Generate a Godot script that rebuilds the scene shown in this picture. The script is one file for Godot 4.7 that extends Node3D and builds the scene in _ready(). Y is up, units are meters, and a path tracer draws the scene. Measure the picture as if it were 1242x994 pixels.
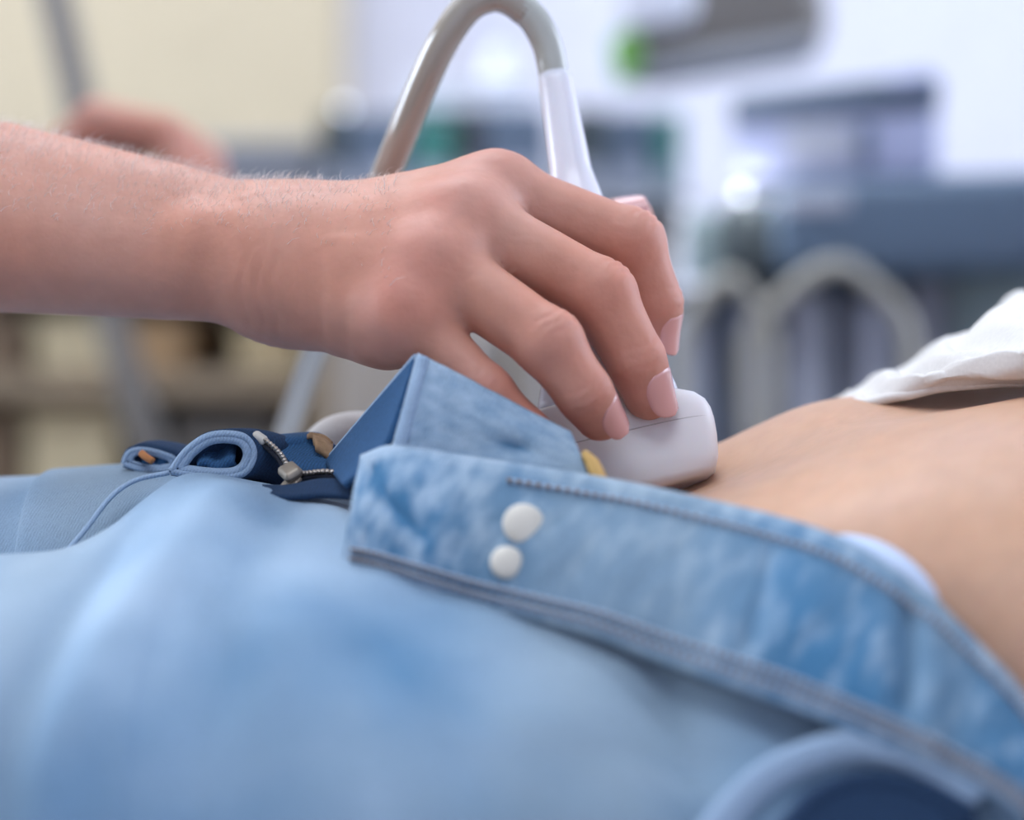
extends Node3D
# Work in centimetres: x along the couch (feet to head), y up from the lens height, z towards the lens.
const EYE := 85.0        # lens height above the floor
const DIST := 65.0       # lens to the hand
const FOC := 2600.0
var rng := RandomNumberGenerator.new()
var noise := FastNoiseLite.new()
var M := {}
var taken := {}

func cm(x: float, y: float, z: float) -> Vector3:
	return Vector3(x, y + EYE, z) * 0.01

func at(a: float, b: float, z: float) -> Vector3:
	var k := FOC / (DIST - z)
	return cm((a - 621.0) / k, (400.0 - b) / k, z)

# ---------------------------------------------------------------- mesh helpers
func commit(v: PackedVector3Array, idx: PackedInt32Array, col := PackedColorArray(), closed := true) -> ArrayMesh:
	var n := PackedVector3Array()
	n.resize(v.size())
	var vol := 0.0
	var t := 0
	var m := idx.size()
	if closed:
		var c := v[0]
		while t < m:
			vol += (v[idx[t]] - c).dot((v[idx[t + 1]] - c).cross(v[idx[t + 2]] - c))
			t += 3
	if vol < 0.0:
		t = 0
		while t < m:
			var s := idx[t]
			idx[t] = idx[t + 1]
			idx[t + 1] = s
			t += 3
	t = 0
	while t < m:
		var a := idx[t]
		var b := idx[t + 1]
		var d := idx[t + 2]
		var f := (v[b] - v[a]).cross(v[d] - v[a])
		n[a] += f
		n[b] += f
		n[d] += f
		idx[t + 1] = d
		idx[t + 2] = b
		t += 3
	for i in n.size():
		n[i] = n[i].normalized() if n[i].length_squared() > 0.0 else Vector3.UP
	var arr := []
	arr.resize(Mesh.ARRAY_MAX)
	arr[Mesh.ARRAY_VERTEX] = v
	arr[Mesh.ARRAY_NORMAL] = n
	if col.size() == v.size():
		arr[Mesh.ARRAY_COLOR] = col
	arr[Mesh.ARRAY_INDEX] = idx
	var me := ArrayMesh.new()
	me.add_surface_from_arrays(Mesh.PRIMITIVE_TRIANGLES, arr)
	return me

# a stack of rings, capped at both ends
func rings(rs: Array, caps := true) -> Array:
	var v := PackedVector3Array()
	var ix := PackedInt32Array()
	var w: int = rs[0].size()
	for r in rs:
		v.append_array(r)
	for i in rs.size() - 1:
		for j in w:
			var a := i * w + j
			var b := i * w + (j + 1) % w
			ix.append_array(PackedInt32Array([a, b, a + w, b, b + w, a + w]))
	if caps:
		for e in [0, rs.size() - 1]:
			var c := Vector3.ZERO
			for p in rs[e]:
				c += p
			v.append(c / w)
			for j in w:
				var a: int = e * w + j
				var b: int = e * w + (j + 1) % w
				ix.append_array(PackedInt32Array([v.size() - 1, b, a] if e == 0 else [v.size() - 1, a, b]))
	return [v, ix]

func rings_mesh(rs: Array) -> ArrayMesh:
	var g := rings(rs)
	return commit(g[0], g[1])

func spline(pts: Array, n: int) -> Array:
	var out := []
	var s := pts.size() - 1
	for i in n + 1:
		var f := float(i) / n * s
		var k := mini(int(f), s - 1)
		var t := f - k
		var a = pts[k]
		var b = pts[k + 1]
		var p = pts[k - 1] if k > 0 else a + (a - b)
		var q = pts[k + 2] if k + 2 <= s else b + (b - a)
		out.append(cr(p, a, b, q, t))
	return out

func cr(p, a, b, q, t: float):
	return (a * 2.0 + (b - p) * t + (p * 2.0 - a * 5.0 + b * 4.0 - q) * t * t + (a * 3.0 - p - b * 3.0 + q) * t * t * t) * 0.5

# pts and radii in metres
func tube_rings(pts: Array, rad, seg := 12, flat := 1.0, up := Vector3.UP) -> Array:
	var rs := []
	var side := Vector3.ZERO
	for i in pts.size():
		var d: Vector3 = (pts[mini(i + 1, pts.size() - 1)] - pts[maxi(i - 1, 0)]).normalized()
		if i == 0:
			side = up.cross(d)
			if side.length() < 0.01:
				side = Vector3.RIGHT.cross(d)
		side = (side - d * side.dot(d)).normalized()
		var o := d.cross(side)
		var r: float = rad[i] if rad is Array else rad
		var ring := PackedVector3Array()
		for j in seg:
			var t := TAU * j / seg
			ring.append(pts[i] + side * cos(t) * r + o * sin(t) * r * flat)
		rs.append(ring)
	return rs

func tube(pts: Array, rad, seg := 12, flat := 1.0, up := Vector3.UP) -> ArrayMesh:
	return rings_mesh(tube_rings(pts, rad, seg, flat, up))

# several closed pieces joined in one mesh
func joined(list: Array) -> ArrayMesh:
	var v := PackedVector3Array()
	var ix := PackedInt32Array()
	for g in list:
		var o := v.size()
		v.append_array(g[0])
		for i in g[1]:
			ix.append(i + o)
	return commit(v, ix)

# box with rounded edges, centred; size in cm
func rbox(w: float, h: float, d: float, r := 0.6) -> ArrayMesh:
	r = minf(r, minf(w, minf(h, d)) * 0.45)
	var rs := []
	for lv in [[-h / 2, r], [-h / 2 + 0.3 * r, 0.3 * r], [-h / 2 + r, 0.0], [h / 2 - r, 0.0], [h / 2 - 0.3 * r, 0.3 * r], [h / 2, r]]:
		var ring := PackedVector3Array()
		var q: float = maxf(r - lv[1], 0.02)
		for c in 4:
			var cx: float = (w / 2 - r) * ([1, -1, -1, 1][c])
			var cz: float = (d / 2 - r) * ([1, 1, -1, -1][c])
			for s in 4:
				var t := PI / 2 * (c + s / 3.0)
				ring.append(Vector3(cx + cos(t) * q, lv[0], cz + sin(t) * q) * 0.01)
		rs.append(ring)
	return rings_mesh(rs)

# sheet with thickness from a grid of points (rows of Vector3), th in cm
func sheet(rows: Array, th: float, col = null) -> ArrayMesh:
	var nu := rows.size()
	var nv: int = rows[0].size()
	var v := PackedVector3Array()
	var c := PackedColorArray()
	for side in [1.0, -1.0]:
		for i in nu:
			for j in nv:
				var du: Vector3 = rows[mini(i + 1, nu - 1)][j] - rows[maxi(i - 1, 0)][j]
				var dv: Vector3 = rows[i][mini(j + 1, nv - 1)] - rows[i][maxi(j - 1, 0)]
				var n := du.cross(dv).normalized()
				v.append(rows[i][j] + n * side * th * 0.005)
				if col:
					c.append(col.call(rows[i][j], float(i) / (nu - 1), float(j) / (nv - 1)))
	var ix := PackedInt32Array()
	var o := nu * nv
	for i in nu - 1:
		for j in nv - 1:
			var a := i * nv + j
			ix.append_array(PackedInt32Array([a, a + nv, a + 1, a + 1, a + nv, a + nv + 1]))
			ix.append_array(PackedInt32Array([o + a, o + a + 1, o + a + nv, o + a + 1, o + a + nv + 1, o + a + nv]))
	var rim := []
	for j in nv: rim.append(j)
	for i in range(1, nu): rim.append(i * nv + nv - 1)
	for j in range(nv - 2, -1, -1): rim.append((nu - 1) * nv + j)
	for i in range(nu - 2, 0, -1): rim.append(i * nv)
	for k in rim.size():
		var a: int = rim[k]
		var b: int = rim[(k + 1) % rim.size()]
		ix.append_array(PackedInt32Array([a, b, o + a, b, o + b, o + a]))
	return commit(v, ix, c)

# surface between two edge curves, nu along, nv across, with a displacement callable(u, v) -> Vector3 in cm
func between(e0: Array, e1: Array, nu: int, nv: int, disp = null) -> Array:
	var a := spline(e0, nu)
	var b := spline(e1, nu)
	var rows := []
	for i in nu + 1:
		var row := []
		for j in nv + 1:
			var t := float(j) / nv
			var p: Vector3 = a[i].lerp(b[i], t)
			if disp:
				p += disp.call(float(i) / nu, t) * 0.01
			row.append(p)
		rows.append(row)
	return rows

# loft through control rows of equal length
func loft(ctrl: Array, nu: int, nv: int) -> Array:
	var lines := []
	for r in ctrl:
		lines.append(spline(r, nv))
	var rows := []
	var cols := []
	for j in nv + 1:
		var c := []
		for l in lines: c.append(l[j])
		cols.append(spline(c, nu))
	for i in nu + 1:
		var row := []
		for j in nv + 1: row.append(cols[j][i])
		rows.append(row)
	return rows

# ---------------------------------------------------------------- implicit bodies
var gn := Vector3i.ZERO
var go := Vector3.ZERO
var gc := 0.0
var reach := 0.0

func grid_start(lo: Vector3, hi: Vector3, cell: float) -> void:
	gc = cell
	go = lo
	gn = Vector3i(((hi - lo) / cell).ceil()) + Vector3i.ONE

func blank() -> PackedFloat32Array:
	var f := PackedFloat32Array()
	f.resize(gn.x * gn.y * gn.z)
	f.fill(1.0)
	return f

# tapered capsule joined to the field with a smooth minimum; returns the field and widens box
func bone(f: PackedFloat32Array, a: Vector3, b: Vector3, ra: float, rb: float, k: float, box: Array) -> PackedFloat32Array:
	var m := k + gc * 3.0 + maxf(ra, rb) + reach
	var lo := Vector3i(((a.min(b) - Vector3.ONE * m - go) / gc).floor()).clamp(Vector3i.ZERO, gn - Vector3i.ONE)
	var hi := Vector3i(((a.max(b) + Vector3.ONE * m - go) / gc).ceil()).clamp(Vector3i.ZERO, gn - Vector3i.ONE)
	if box.size():
		box[0] = lo.min(box[0])
		box[1] = hi.max(box[1])
	else:
		box.append(lo)
		box.append(hi)
	var ab := b - a
	var inv := 1.0 / maxf(ab.length_squared(), 1e-12)
	var dr := rb - ra
	var ik := 1.0 / k
	for z in range(lo.z, hi.z + 1):
		for y in range(lo.y, hi.y + 1):
			var at_: int = (z * gn.y + y) * gn.x
			var p := Vector3(go.x + lo.x * gc, go.y + y * gc, go.z + z * gc) - a
			for x in range(lo.x, hi.x + 1):
				var t := clampf(p.dot(ab) * inv, 0.0, 1.0)
				var d := (p - ab * t).length() - ra - dr * t
				var o := f[at_ + x]
				var h := maxf(k - absf(d - o), 0.0) * ik
				f[at_ + x] = minf(d, o) - h * h * k * 0.25
				p.x += gc
	return f

func merge(f: PackedFloat32Array, q: PackedFloat32Array, k: float, fb: Array) -> PackedFloat32Array:
	var lo: Vector3i = fb[0]
	var hi: Vector3i = fb[1]
	for z in range(lo.z, hi.z + 1):
		for y in range(lo.y, hi.y + 1):
			var b0: int = (z * gn.y + y) * gn.x
			for x in range(lo.x, hi.x + 1):
				var i := b0 + x
				var a := f[i]
				var d := q[i]
				var h := maxf(k - absf(a - d), 0.0) / k
				f[i] = minf(a, d) - h * h * k * 0.25
	return f

func nets(f: PackedFloat32Array) -> Array:
	var v := PackedVector3Array()
	var ix := PackedInt32Array()
	var nx := gn.x
	var nxy := gn.x * gn.y
	var which := PackedInt32Array()
	which.resize(f.size())
	which.fill(-1)
	var lim := gc * 2.5
	var off := PackedInt32Array([0, 1, nx, nx + 1, nxy, nxy + 1, nxy + nx, nxy + nx + 1])
	var ed := PackedInt32Array([0, 1, 2, 3, 4, 5, 6, 7, 0, 2, 1, 3, 4, 6, 5, 7, 0, 4, 1, 5, 2, 6, 3, 7])
	for z in range(0, gn.z - 1):
		for y in range(0, gn.y - 1):
			var base := z * nxy + y * nx
			for x in range(0, nx - 1):
				var i := base + x
				if absf(f[i]) > lim:
					continue
				var neg := 0
				for q in 8:
					if f[i + off[q]] < 0.0: neg += 1
				if neg == 0 or neg == 8:
					continue
				var s := Vector3.ZERO
				var n := 0
				for e in 12:
					var a := ed[e * 2]
					var b := ed[e * 2 + 1]
					var fa := f[i + off[a]]
					var fb := f[i + off[b]]
					if (fa < 0.0) != (fb < 0.0):
						var t := fa / (fa - fb)
						s += Vector3(a & 1, (a >> 1) & 1, a >> 2).lerp(Vector3(b & 1, (b >> 1) & 1, b >> 2), t)
						n += 1
				which[i] = v.size()
				v.append(go + (Vector3(x, y, z) + s / n) * gc)
				var st := [1, nx, nxy]
				for ax in 3:
					var o: int = st[ax]
					if (f[i] < 0.0) != (f[i + o] < 0.0):
						var u: int = st[(ax + 1) % 3]
						var w: int = st[(ax + 2) % 3]
						if i - u - w < 0: continue
						var c0 := which[i]
						var c1 := which[i - u]
						var c2 := which[i - u - w]
						var c3 := which[i - w]
						if c1 < 0 or c2 < 0 or c3 < 0: continue
						if f[i] < 0.0:
							ix.append_array(PackedInt32Array([c0, c1, c2, c0, c2, c3]))
						else:
							ix.append_array(PackedInt32Array([c0, c2, c1, c0, c3, c2]))
	return [v, ix]

func soften(v: PackedVector3Array, ix: PackedInt32Array, passes: int) -> PackedVector3Array:
	for p in passes:
		var s := PackedVector3Array()
		s.resize(v.size())
		var c := PackedInt32Array()
		c.resize(v.size())
		var t := 0
		while t < ix.size():
			for e in 3:
				var a := ix[t + e]
				var b := ix[t + (e + 1) % 3]
				s[a] += v[b]
				c[a] += 1
			t += 3
		for i in v.size():
			if c[i]: v[i] = v[i].lerp(s[i] / c[i], 0.5)
	return v

func vertex_normals(v: PackedVector3Array, ix: PackedInt32Array) -> PackedVector3Array:
	var n := PackedVector3Array()
	n.resize(v.size())
	var t := 0
	while t < ix.size():
		var f := (v[ix[t + 1]] - v[ix[t]]).cross(v[ix[t + 2]] - v[ix[t]])
		n[ix[t]] += f
		n[ix[t + 1]] += f
		n[ix[t + 2]] += f
		t += 3
	for i in n.size(): n[i] = n[i].normalized()
	return n

# ---------------------------------------------------------------- nodes
func numbered(called: String) -> String:
	var n: int = taken.get(called, 0)
	taken[called] = n + 1
	return called if n == 0 else "%s_%03d" % [called, n]

func tag(o: Node, label: String, category: String, group := "") -> Node:
	o.set_meta("label", label)
	o.set_meta("category", category)
	if group: o.set_meta("group", group)
	return o

func thing(called: String, label: String, category: String, where: Vector3, turn := 0.0, group := "") -> Node3D:
	var o := Node3D.new()
	o.name = numbered(called)
	add_child(o)
	o.position = where
	o.rotation.y = turn
	tag(o, label, category, group)
	return o

func part(parent: Node, called: String, mesh: Mesh, mat: Material, where := Vector3.ZERO, rot := Vector3.ZERO) -> MeshInstance3D:
	var o := MeshInstance3D.new()
	o.name = called
	o.mesh = mesh
	o.material_override = mat
	parent.add_child(o, true)
	o.position = where
	o.rotation = rot
	return o

func solid(called: String, mesh: Mesh, mat: Material, where: Vector3, kind := "structure") -> MeshInstance3D:
	var o := MeshInstance3D.new()
	o.name = called
	o.mesh = mesh
	o.material_override = mat
	add_child(o, true)
	o.position = where
	if kind: o.set_meta("kind", kind)
	return o

func block(w: float, h: float, d: float) -> BoxMesh:
	var b := BoxMesh.new()
	b.size = Vector3(w, h, d) * 0.01
	return b

# ---------------------------------------------------------------- materials
func mat(c: Color, rough := 0.6, extra := {}) -> StandardMaterial3D:
	var m := StandardMaterial3D.new()
	m.albedo_color = c
	m.roughness = rough
	for k in extra: m.set(k, extra[k])
	return m

func noise_tex(freq: float, lo: float, hi: float, oct := 4, seed_ := 1, size := 512) -> NoiseTexture2D:
	var f := FastNoiseLite.new()
	f.seed = seed_
	f.frequency = freq
	f.fractal_octaves = oct
	var t := NoiseTexture2D.new()
	t.width = size
	t.height = size
	t.seamless = true
	t.noise = f
	var g := Gradient.new()
	g.set_color(0, Color(lo, lo, lo))
	g.set_color(1, Color(hi, hi, hi))
	t.color_ramp = g
	return t

func twill() -> Array:
	var im := Image.create(256, 256, false, Image.FORMAT_RGBA8)
	var hi := Image.create(256, 256, false, Image.FORMAT_RGBA8)
	var dk := Image.create(256, 256, false, Image.FORMAT_RGBA8)
	var r := RandomNumberGenerator.new()
	r.seed = 5
	var slub := []
	for i in 64: slub.append(r.randf())
	for y in 256:
		for x in 256:
			var j: float = slub[(x >> 2) & 63] * 1.5 + slub[(y >> 3) & 63] * 3.0
			var h := 0.5 + 0.5 * sin((x + y * 0.5 + j) / 8.0 * TAU)
			h = lerpf(h, r.randf(), 0.6)
			var c: float = 0.74 + 0.24 * h
			im.set_pixel(x, y, Color(c * 0.97, c, minf(c * 1.03, 1.0)))
			hi.set_pixel(x, y, Color(h, h, h))
			var w := 0.55 + 0.45 * pow(h, 1.6)
			dk.set_pixel(x, y, Color(w, w, w))
	return [ImageTexture.create_from_image(im), ImageTexture.create_from_image(hi), ImageTexture.create_from_image(dk)]

func make_materials() -> void:
	var tri := {"uv1_triplanar": true, "uv1_world_triplanar": true}
	var tw := twill()
	var de := {"vertex_color_use_as_albedo": true, "albedo_texture": tw[0], "uv1_scale": Vector3.ONE * 30.0, "heightmap_enabled": true, "heightmap_texture": tw[1], "heightmap_scale": 0.02, "rim_enabled": true, "rim": 0.25, "rim_tint": 0.4}
	de.merge(tri)
	M.denim = mat(Color.WHITE, 0.92, de)
	M.denim.metallic_specular = 0.25
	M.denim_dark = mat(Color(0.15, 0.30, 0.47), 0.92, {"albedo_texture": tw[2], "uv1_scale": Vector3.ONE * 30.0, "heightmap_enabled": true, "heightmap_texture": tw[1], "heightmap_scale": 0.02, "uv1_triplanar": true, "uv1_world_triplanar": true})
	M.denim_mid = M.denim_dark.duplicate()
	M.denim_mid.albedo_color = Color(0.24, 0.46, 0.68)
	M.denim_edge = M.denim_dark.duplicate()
	M.denim_edge.albedo_color = Color(0.68, 0.76, 0.85)
	M.denim_edge.albedo_texture = tw[0]
	var sk := {"vertex_color_use_as_albedo": true, "heightmap_enabled": true, "heightmap_texture": noise_tex(0.06, 0.0, 1.0, 3, 9), "heightmap_scale": 0.012, "uv1_scale": Vector3.ONE * 9.0, "subsurf_scatter_enabled": true, "subsurf_scatter_strength": 0.12}
	sk.merge(tri)
	M.skin = mat(Color.WHITE, 0.5, sk)
	M.skin.metallic_specular = 0.42
	M.nail = mat(Color(0.80, 0.60, 0.59), 0.25, {"clearcoat_enabled": true, "clearcoat": 0.4, "clearcoat_roughness": 0.15})
	M.hair = mat(Color(0.95, 0.92, 0.90), 0.35)
	M.probe = mat(Color(0.85, 0.85, 0.89), 0.22, {"subsurf_scatter_enabled": true, "subsurf_scatter_strength": 0.06})
	M.probe_head = mat(Color(0.86, 0.85, 0.86), 0.35, {"subsurf_scatter_enabled": true, "subsurf_scatter_strength": 0.1})
	M.probe_seam = mat(Color(0.72, 0.71, 0.72), 0.5)
	M.relief = mat(Color(0.68, 0.69, 0.67), 0.15, {"clearcoat_enabled": true, "clearcoat": 0.5, "clearcoat_roughness": 0.05})
	M.cable = mat(Color(0.60, 0.57, 0.53), 0.12, {"clearcoat_enabled": true, "clearcoat": 1.0, "clearcoat_roughness": 0.03})
	M.steel = mat(Color(0.82, 0.82, 0.83), 0.28, {"metallic": 0.9})
	M.worn = mat(Color(0.62, 0.58, 0.53), 0.5, {"metallic": 0.6})
	M.pearl = mat(Color(0.80, 0.78, 0.74), 0.5, {"metallic": 0.1})
	M.brass = mat(Color(0.78, 0.74, 0.70), 0.35, {"metallic": 0.85})
	M.thread = mat(Color(0.52, 0.46, 0.42), 0.9)
	M.ochre = mat(Color(0.74, 0.60, 0.36), 0.9)
	M.tape = mat(Color(0.08, 0.10, 0.16), 0.9)
	M.leather = mat(Color(0.72, 0.58, 0.44), 0.8, {"albedo_texture": noise_tex(0.05, 0.7, 1.0, 4, 3, 256), "uv1_scale": Vector3.ONE * 30.0, "uv1_triplanar": true})
	M.shirt = mat(Color(0.90, 0.89, 0.88), 0.9, {"backlight_enabled": true, "backlight": Color(0.25, 0.25, 0.25), "albedo_texture": noise_tex(0.08, 0.93, 1.0, 3, 4, 256), "uv1_scale": Vector3.ONE * 30.0, "uv1_triplanar": true})
	M.pale_lining = mat(Color(0.74, 0.80, 0.90), 0.9)
	M.scrub = mat(Color(0.86, 0.88, 0.92), 0.9)
	M.sheet = mat(Color(0.86, 0.87, 0.90), 0.9)
	M.wall_white = mat(Color(0.88, 0.88, 0.93), 0.9, {"albedo_texture": noise_tex(0.03, 0.96, 1.0, 4, 7, 256), "uv1_scale": Vector3.ONE * 2.0, "uv1_triplanar": true, "uv1_world_triplanar": true})
	M.wall_cream = mat(Color(0.79, 0.735, 0.63), 0.9, {"albedo_texture": noise_tex(0.03, 0.95, 1.0, 4, 8, 256), "uv1_scale": Vector3.ONE * 2.0, "uv1_triplanar": true, "uv1_world_triplanar": true})
	M.ceiling = mat(Color(0.93, 0.93, 0.93), 0.95)
	M.floor = mat(Color(0.60, 0.56, 0.50), 0.5, {"albedo_texture": noise_tex(0.04, 0.85, 1.0, 4, 12, 256), "uv1_scale": Vector3.ONE * 2.0, "uv1_triplanar": true, "uv1_world_triplanar": true})
	M.slate = mat(Color(0.36, 0.42, 0.50), 0.45)
	M.slate_dark = mat(Color(0.24, 0.28, 0.30), 0.5)
	M.blue_grey = mat(Color(0.33, 0.41, 0.50), 0.4)
	M.grey = mat(Color(0.52, 0.53, 0.56), 0.5)
	M.grey_light = mat(Color(0.68, 0.70, 0.76), 0.5)
	M.grey_green = mat(Color(0.50, 0.57, 0.58), 0.5)
	M.white = mat(Color(0.90, 0.91, 0.95), 0.4)
	M.lilac = mat(Color(0.66, 0.69, 0.82), 0.4)
	M.teal = mat(Color(0.22, 0.48, 0.45), 0.6)
	M.green = mat(Color(0.40, 0.66, 0.24), 0.5)
	M.door = mat(Color(0.66, 0.62, 0.58), 0.5)
	M.black = mat(Color(0.16, 0.16, 0.18), 0.5)
	M.taupe = mat(Color(0.46, 0.44, 0.42), 0.45)
	M.beige = mat(Color(0.66, 0.65, 0.61), 0.45)
	M.cream = mat(Color(0.82, 0.74, 0.58), 0.6)
	M.wood = mat(Color(0.68, 0.60, 0.50), 0.6, {"albedo_texture": noise_tex(0.02, 0.7, 1.0, 4, 21, 256), "uv1_scale": Vector3(1, 6, 1) * 2.0, "uv1_triplanar": true})
	M.wood_dark = mat(Color(0.52, 0.44, 0.36), 0.6)
	M.board = mat(Color(0.86, 0.80, 0.66), 0.85)
	M.board_tan = mat(Color(0.74, 0.61, 0.46), 0.85)
	M.lamp = mat(Color.WHITE, 0.5, {"emission_enabled": true, "emission": Color(0.94, 0.97, 1.0), "emission_energy_multiplier": 1.2})
	M.daylight = mat(Color.WHITE, 0.8, {"emission_enabled": true, "emission": Color(0.86, 0.92, 1.0), "emission_energy_multiplier": 1.0})
	M.glint = mat(Color.WHITE, 0.5, {"emission_enabled": true, "emission": Color(0.86, 0.92, 1.0), "emission_energy_multiplier": 3.0})

# ---------------------------------------------------------------- lights, camera
func area(called: String, where: Vector3, rot: Vector3, w: float, h: float, energy: float, c: Color) -> void:
	var l := AreaLight3D.new()
	l.name = called
	l.area_size = Vector2(w, h)
	l.light_energy = energy
	l.light_color = c
	l.shadow_enabled = true
	l.area_range = 8.0
	l.area_attenuation = 2.0
	add_child(l)
	l.position = where
	l.rotation = rot

func set_view() -> void:
	var cam := Camera3D.new()
	cam.name = "camera"
	var lens := CameraAttributesPhysical.new()
	lens.frustum_focal_length = 12.0 / (497.0 / FOC)
	lens.frustum_near = 0.05
	lens.frustum_far = 60.0
	lens.frustum_focus_distance = (DIST - 0.6) * 0.01
	lens.exposure_aperture = 2.8
	cam.attributes = lens
	cam.projection = Camera3D.PROJECTION_FRUSTUM
	cam.near = 0.05
	cam.far = 60.0
	cam.size = 2.0 * 0.05 * 497.0 / FOC
	cam.frustum_offset = Vector2(0.0, -0.05 * 97.0 / FOC)
	add_child(cam)
	cam.position = cm(0, 0, DIST)
	cam.current = true
	var env := Environment.new()
	env.background_mode = Environment.BG_COLOR
	env.background_color = Color(0.75, 0.83, 0.95)
	env.tonemap_mode = Environment.TONE_MAPPER_LINEAR
	env.tonemap_exposure = 1.0
	env.sdfgi_enabled = true
	env.ssao_enabled = true
	env.ssil_enabled = true
	var we := WorldEnvironment.new()
	we.name = "environment"
	we.environment = env
	add_child(we)
	# daylight through the blind of the window in the right wall, and the ceiling panels
	area("window_daylight", cm(193, 62, -70), Vector3(0, PI / 2, 0), 1.5, 1.4, 2.7, Color(0.86, 0.91, 1.0))
	area("left_window_daylight", cm(-223, 72, -60), Vector3(0, -PI / 2, 0), 1.4, 1.1, 5.2, Color(0.88, 0.93, 1.0))
	area("panel_light", cm(-35, 160, -75), Vector3(-PI / 2, 0, 0), 1.2, 0.6, 1.9, Color(0.93, 0.96, 1.0))
	area("panel_light_front", cm(-10, 160, 90), Vector3(-PI / 2, 0, 0), 1.2, 0.6, 1.4, Color(0.93, 0.96, 1.0))

func room() -> void:
	# inner faces: x -230..200, z -200..220, y -85..165
	solid("floor", block(450, 10, 440), M.floor, cm(-15, -90, 10))
	solid("ceiling", block(450, 10, 440), M.ceiling, cm(-15, 170, 10))
	solid("wall_back", block(450, 250, 10), M.wall_white, cm(-15, 40, -205))
	solid("wall_front", block(450, 250, 10), M.wall_white, cm(-15, 40, 225))
	var wl := Node3D.new()
	wl.name = "wall_left"
	wl.set_meta("kind", "structure")
	add_child(wl)
	part(wl, "panel", block(10, 97, 420), M.wall_cream, cm(-235, -36.5, 10))
	part(wl, "panel", block(10, 33, 420), M.wall_cream, cm(-235, 148.5, 10))
	part(wl, "panel", block(10, 120, 65), M.wall_cream, cm(-235, 72, -167.5))
	part(wl, "panel", block(10, 120, 205), M.wall_cream, cm(-235, 72, 117.5))
	var w2 := Node3D.new()
	w2.name = "window_2"
	w2.set_meta("kind", "structure")
	add_child(w2)
	for s in [-1, 1]:
		part(w2, "window_frame", rbox(6, 120, 5), M.white, cm(-233, 72, -60 + s * 72.5))
		part(w2, "window_frame", rbox(6, 5, 140), M.white, cm(-233, 72 + s * 57.5, -60))
	part(w2, "mullion", rbox(5, 110, 4), M.white, cm(-232.5, 72, -60))
	part(w2, "glowing_window_blind", block(1, 110, 140), M.daylight, cm(-236, 72, -60))
	solid("wall_cream", block(210, 250, 14), M.wall_cream, cm(-125, 40, -193))
	# right wall round a window opening (z -145..5, y -8..132)
	var wr := Node3D.new()
	wr.name = "wall_right"
	wr.set_meta("kind", "structure")
	add_child(wr)
	part(wr, "panel", block(10, 77, 420), M.wall_white, cm(205, -46.5, 10))
	part(wr, "panel", block(10, 33, 420), M.wall_white, cm(205, 148.5, 10))
	part(wr, "panel", block(10, 140, 55), M.wall_white, cm(205, 62, -172.5))
	part(wr, "panel", block(10, 140, 215), M.wall_white, cm(205, 62, 112.5))
	var wn := Node3D.new()
	wn.name = "window_1"
	wn.set_meta("kind", "structure")
	add_child(wn)
	for s in [-1, 1]:
		part(wn, "window_frame", rbox(6, 140, 5), M.white, cm(203, 62, -70 + s * 72.5))
		part(wn, "window_frame", rbox(6, 5, 140), M.white, cm(203, 62 + s * 67.5, -70))
	part(wn, "mullion", rbox(5, 130, 4), M.white, cm(202.5, 62, -70))
	part(wn, "glowing_window_blind", block(1, 130, 140), M.daylight, cm(206, 62, -70))
	for p in [[-35, -75], [-10, 90]]:
		var l := thing("ceiling_lamp", "flat white ceiling panel lamp over the %s" % ("counter" if p[1] < 0 else "near side of the couch"), "lamp", cm(p[0], 164, p[1]))
		part(l, "housing", rbox(126, 3, 66), M.white, Vector3(0, 0, 0))
		part(l, "lamp_panel", block(120, 0.6, 60), M.lamp, Vector3(0, -0.018, 0))

# ---------------------------------------------------------------- the examiner
var finger_joints := []

func skin_tone(p: Vector3, base: Color, redness: float) -> Color:
	var n := noise.get_noise_3d(p.x * 900.0, p.y * 900.0, p.z * 900.0)
	var n2 := noise.get_noise_3d(p.x * 5200.0, p.y * 5200.0, p.z * 5200.0)
	var c := base.lerp(Color(0.52, 0.17, 0.15), clampf(redness + n * 0.12, 0.0, 0.8))
	c = c.lerp(Color(0.50, 0.33, 0.30), clampf(0.12 - n * 0.3, 0.0, 0.3))
	var f := 1.0 + n2 * 0.09
	return Color(c.r * f, c.g * f, c.b * f)

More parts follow.
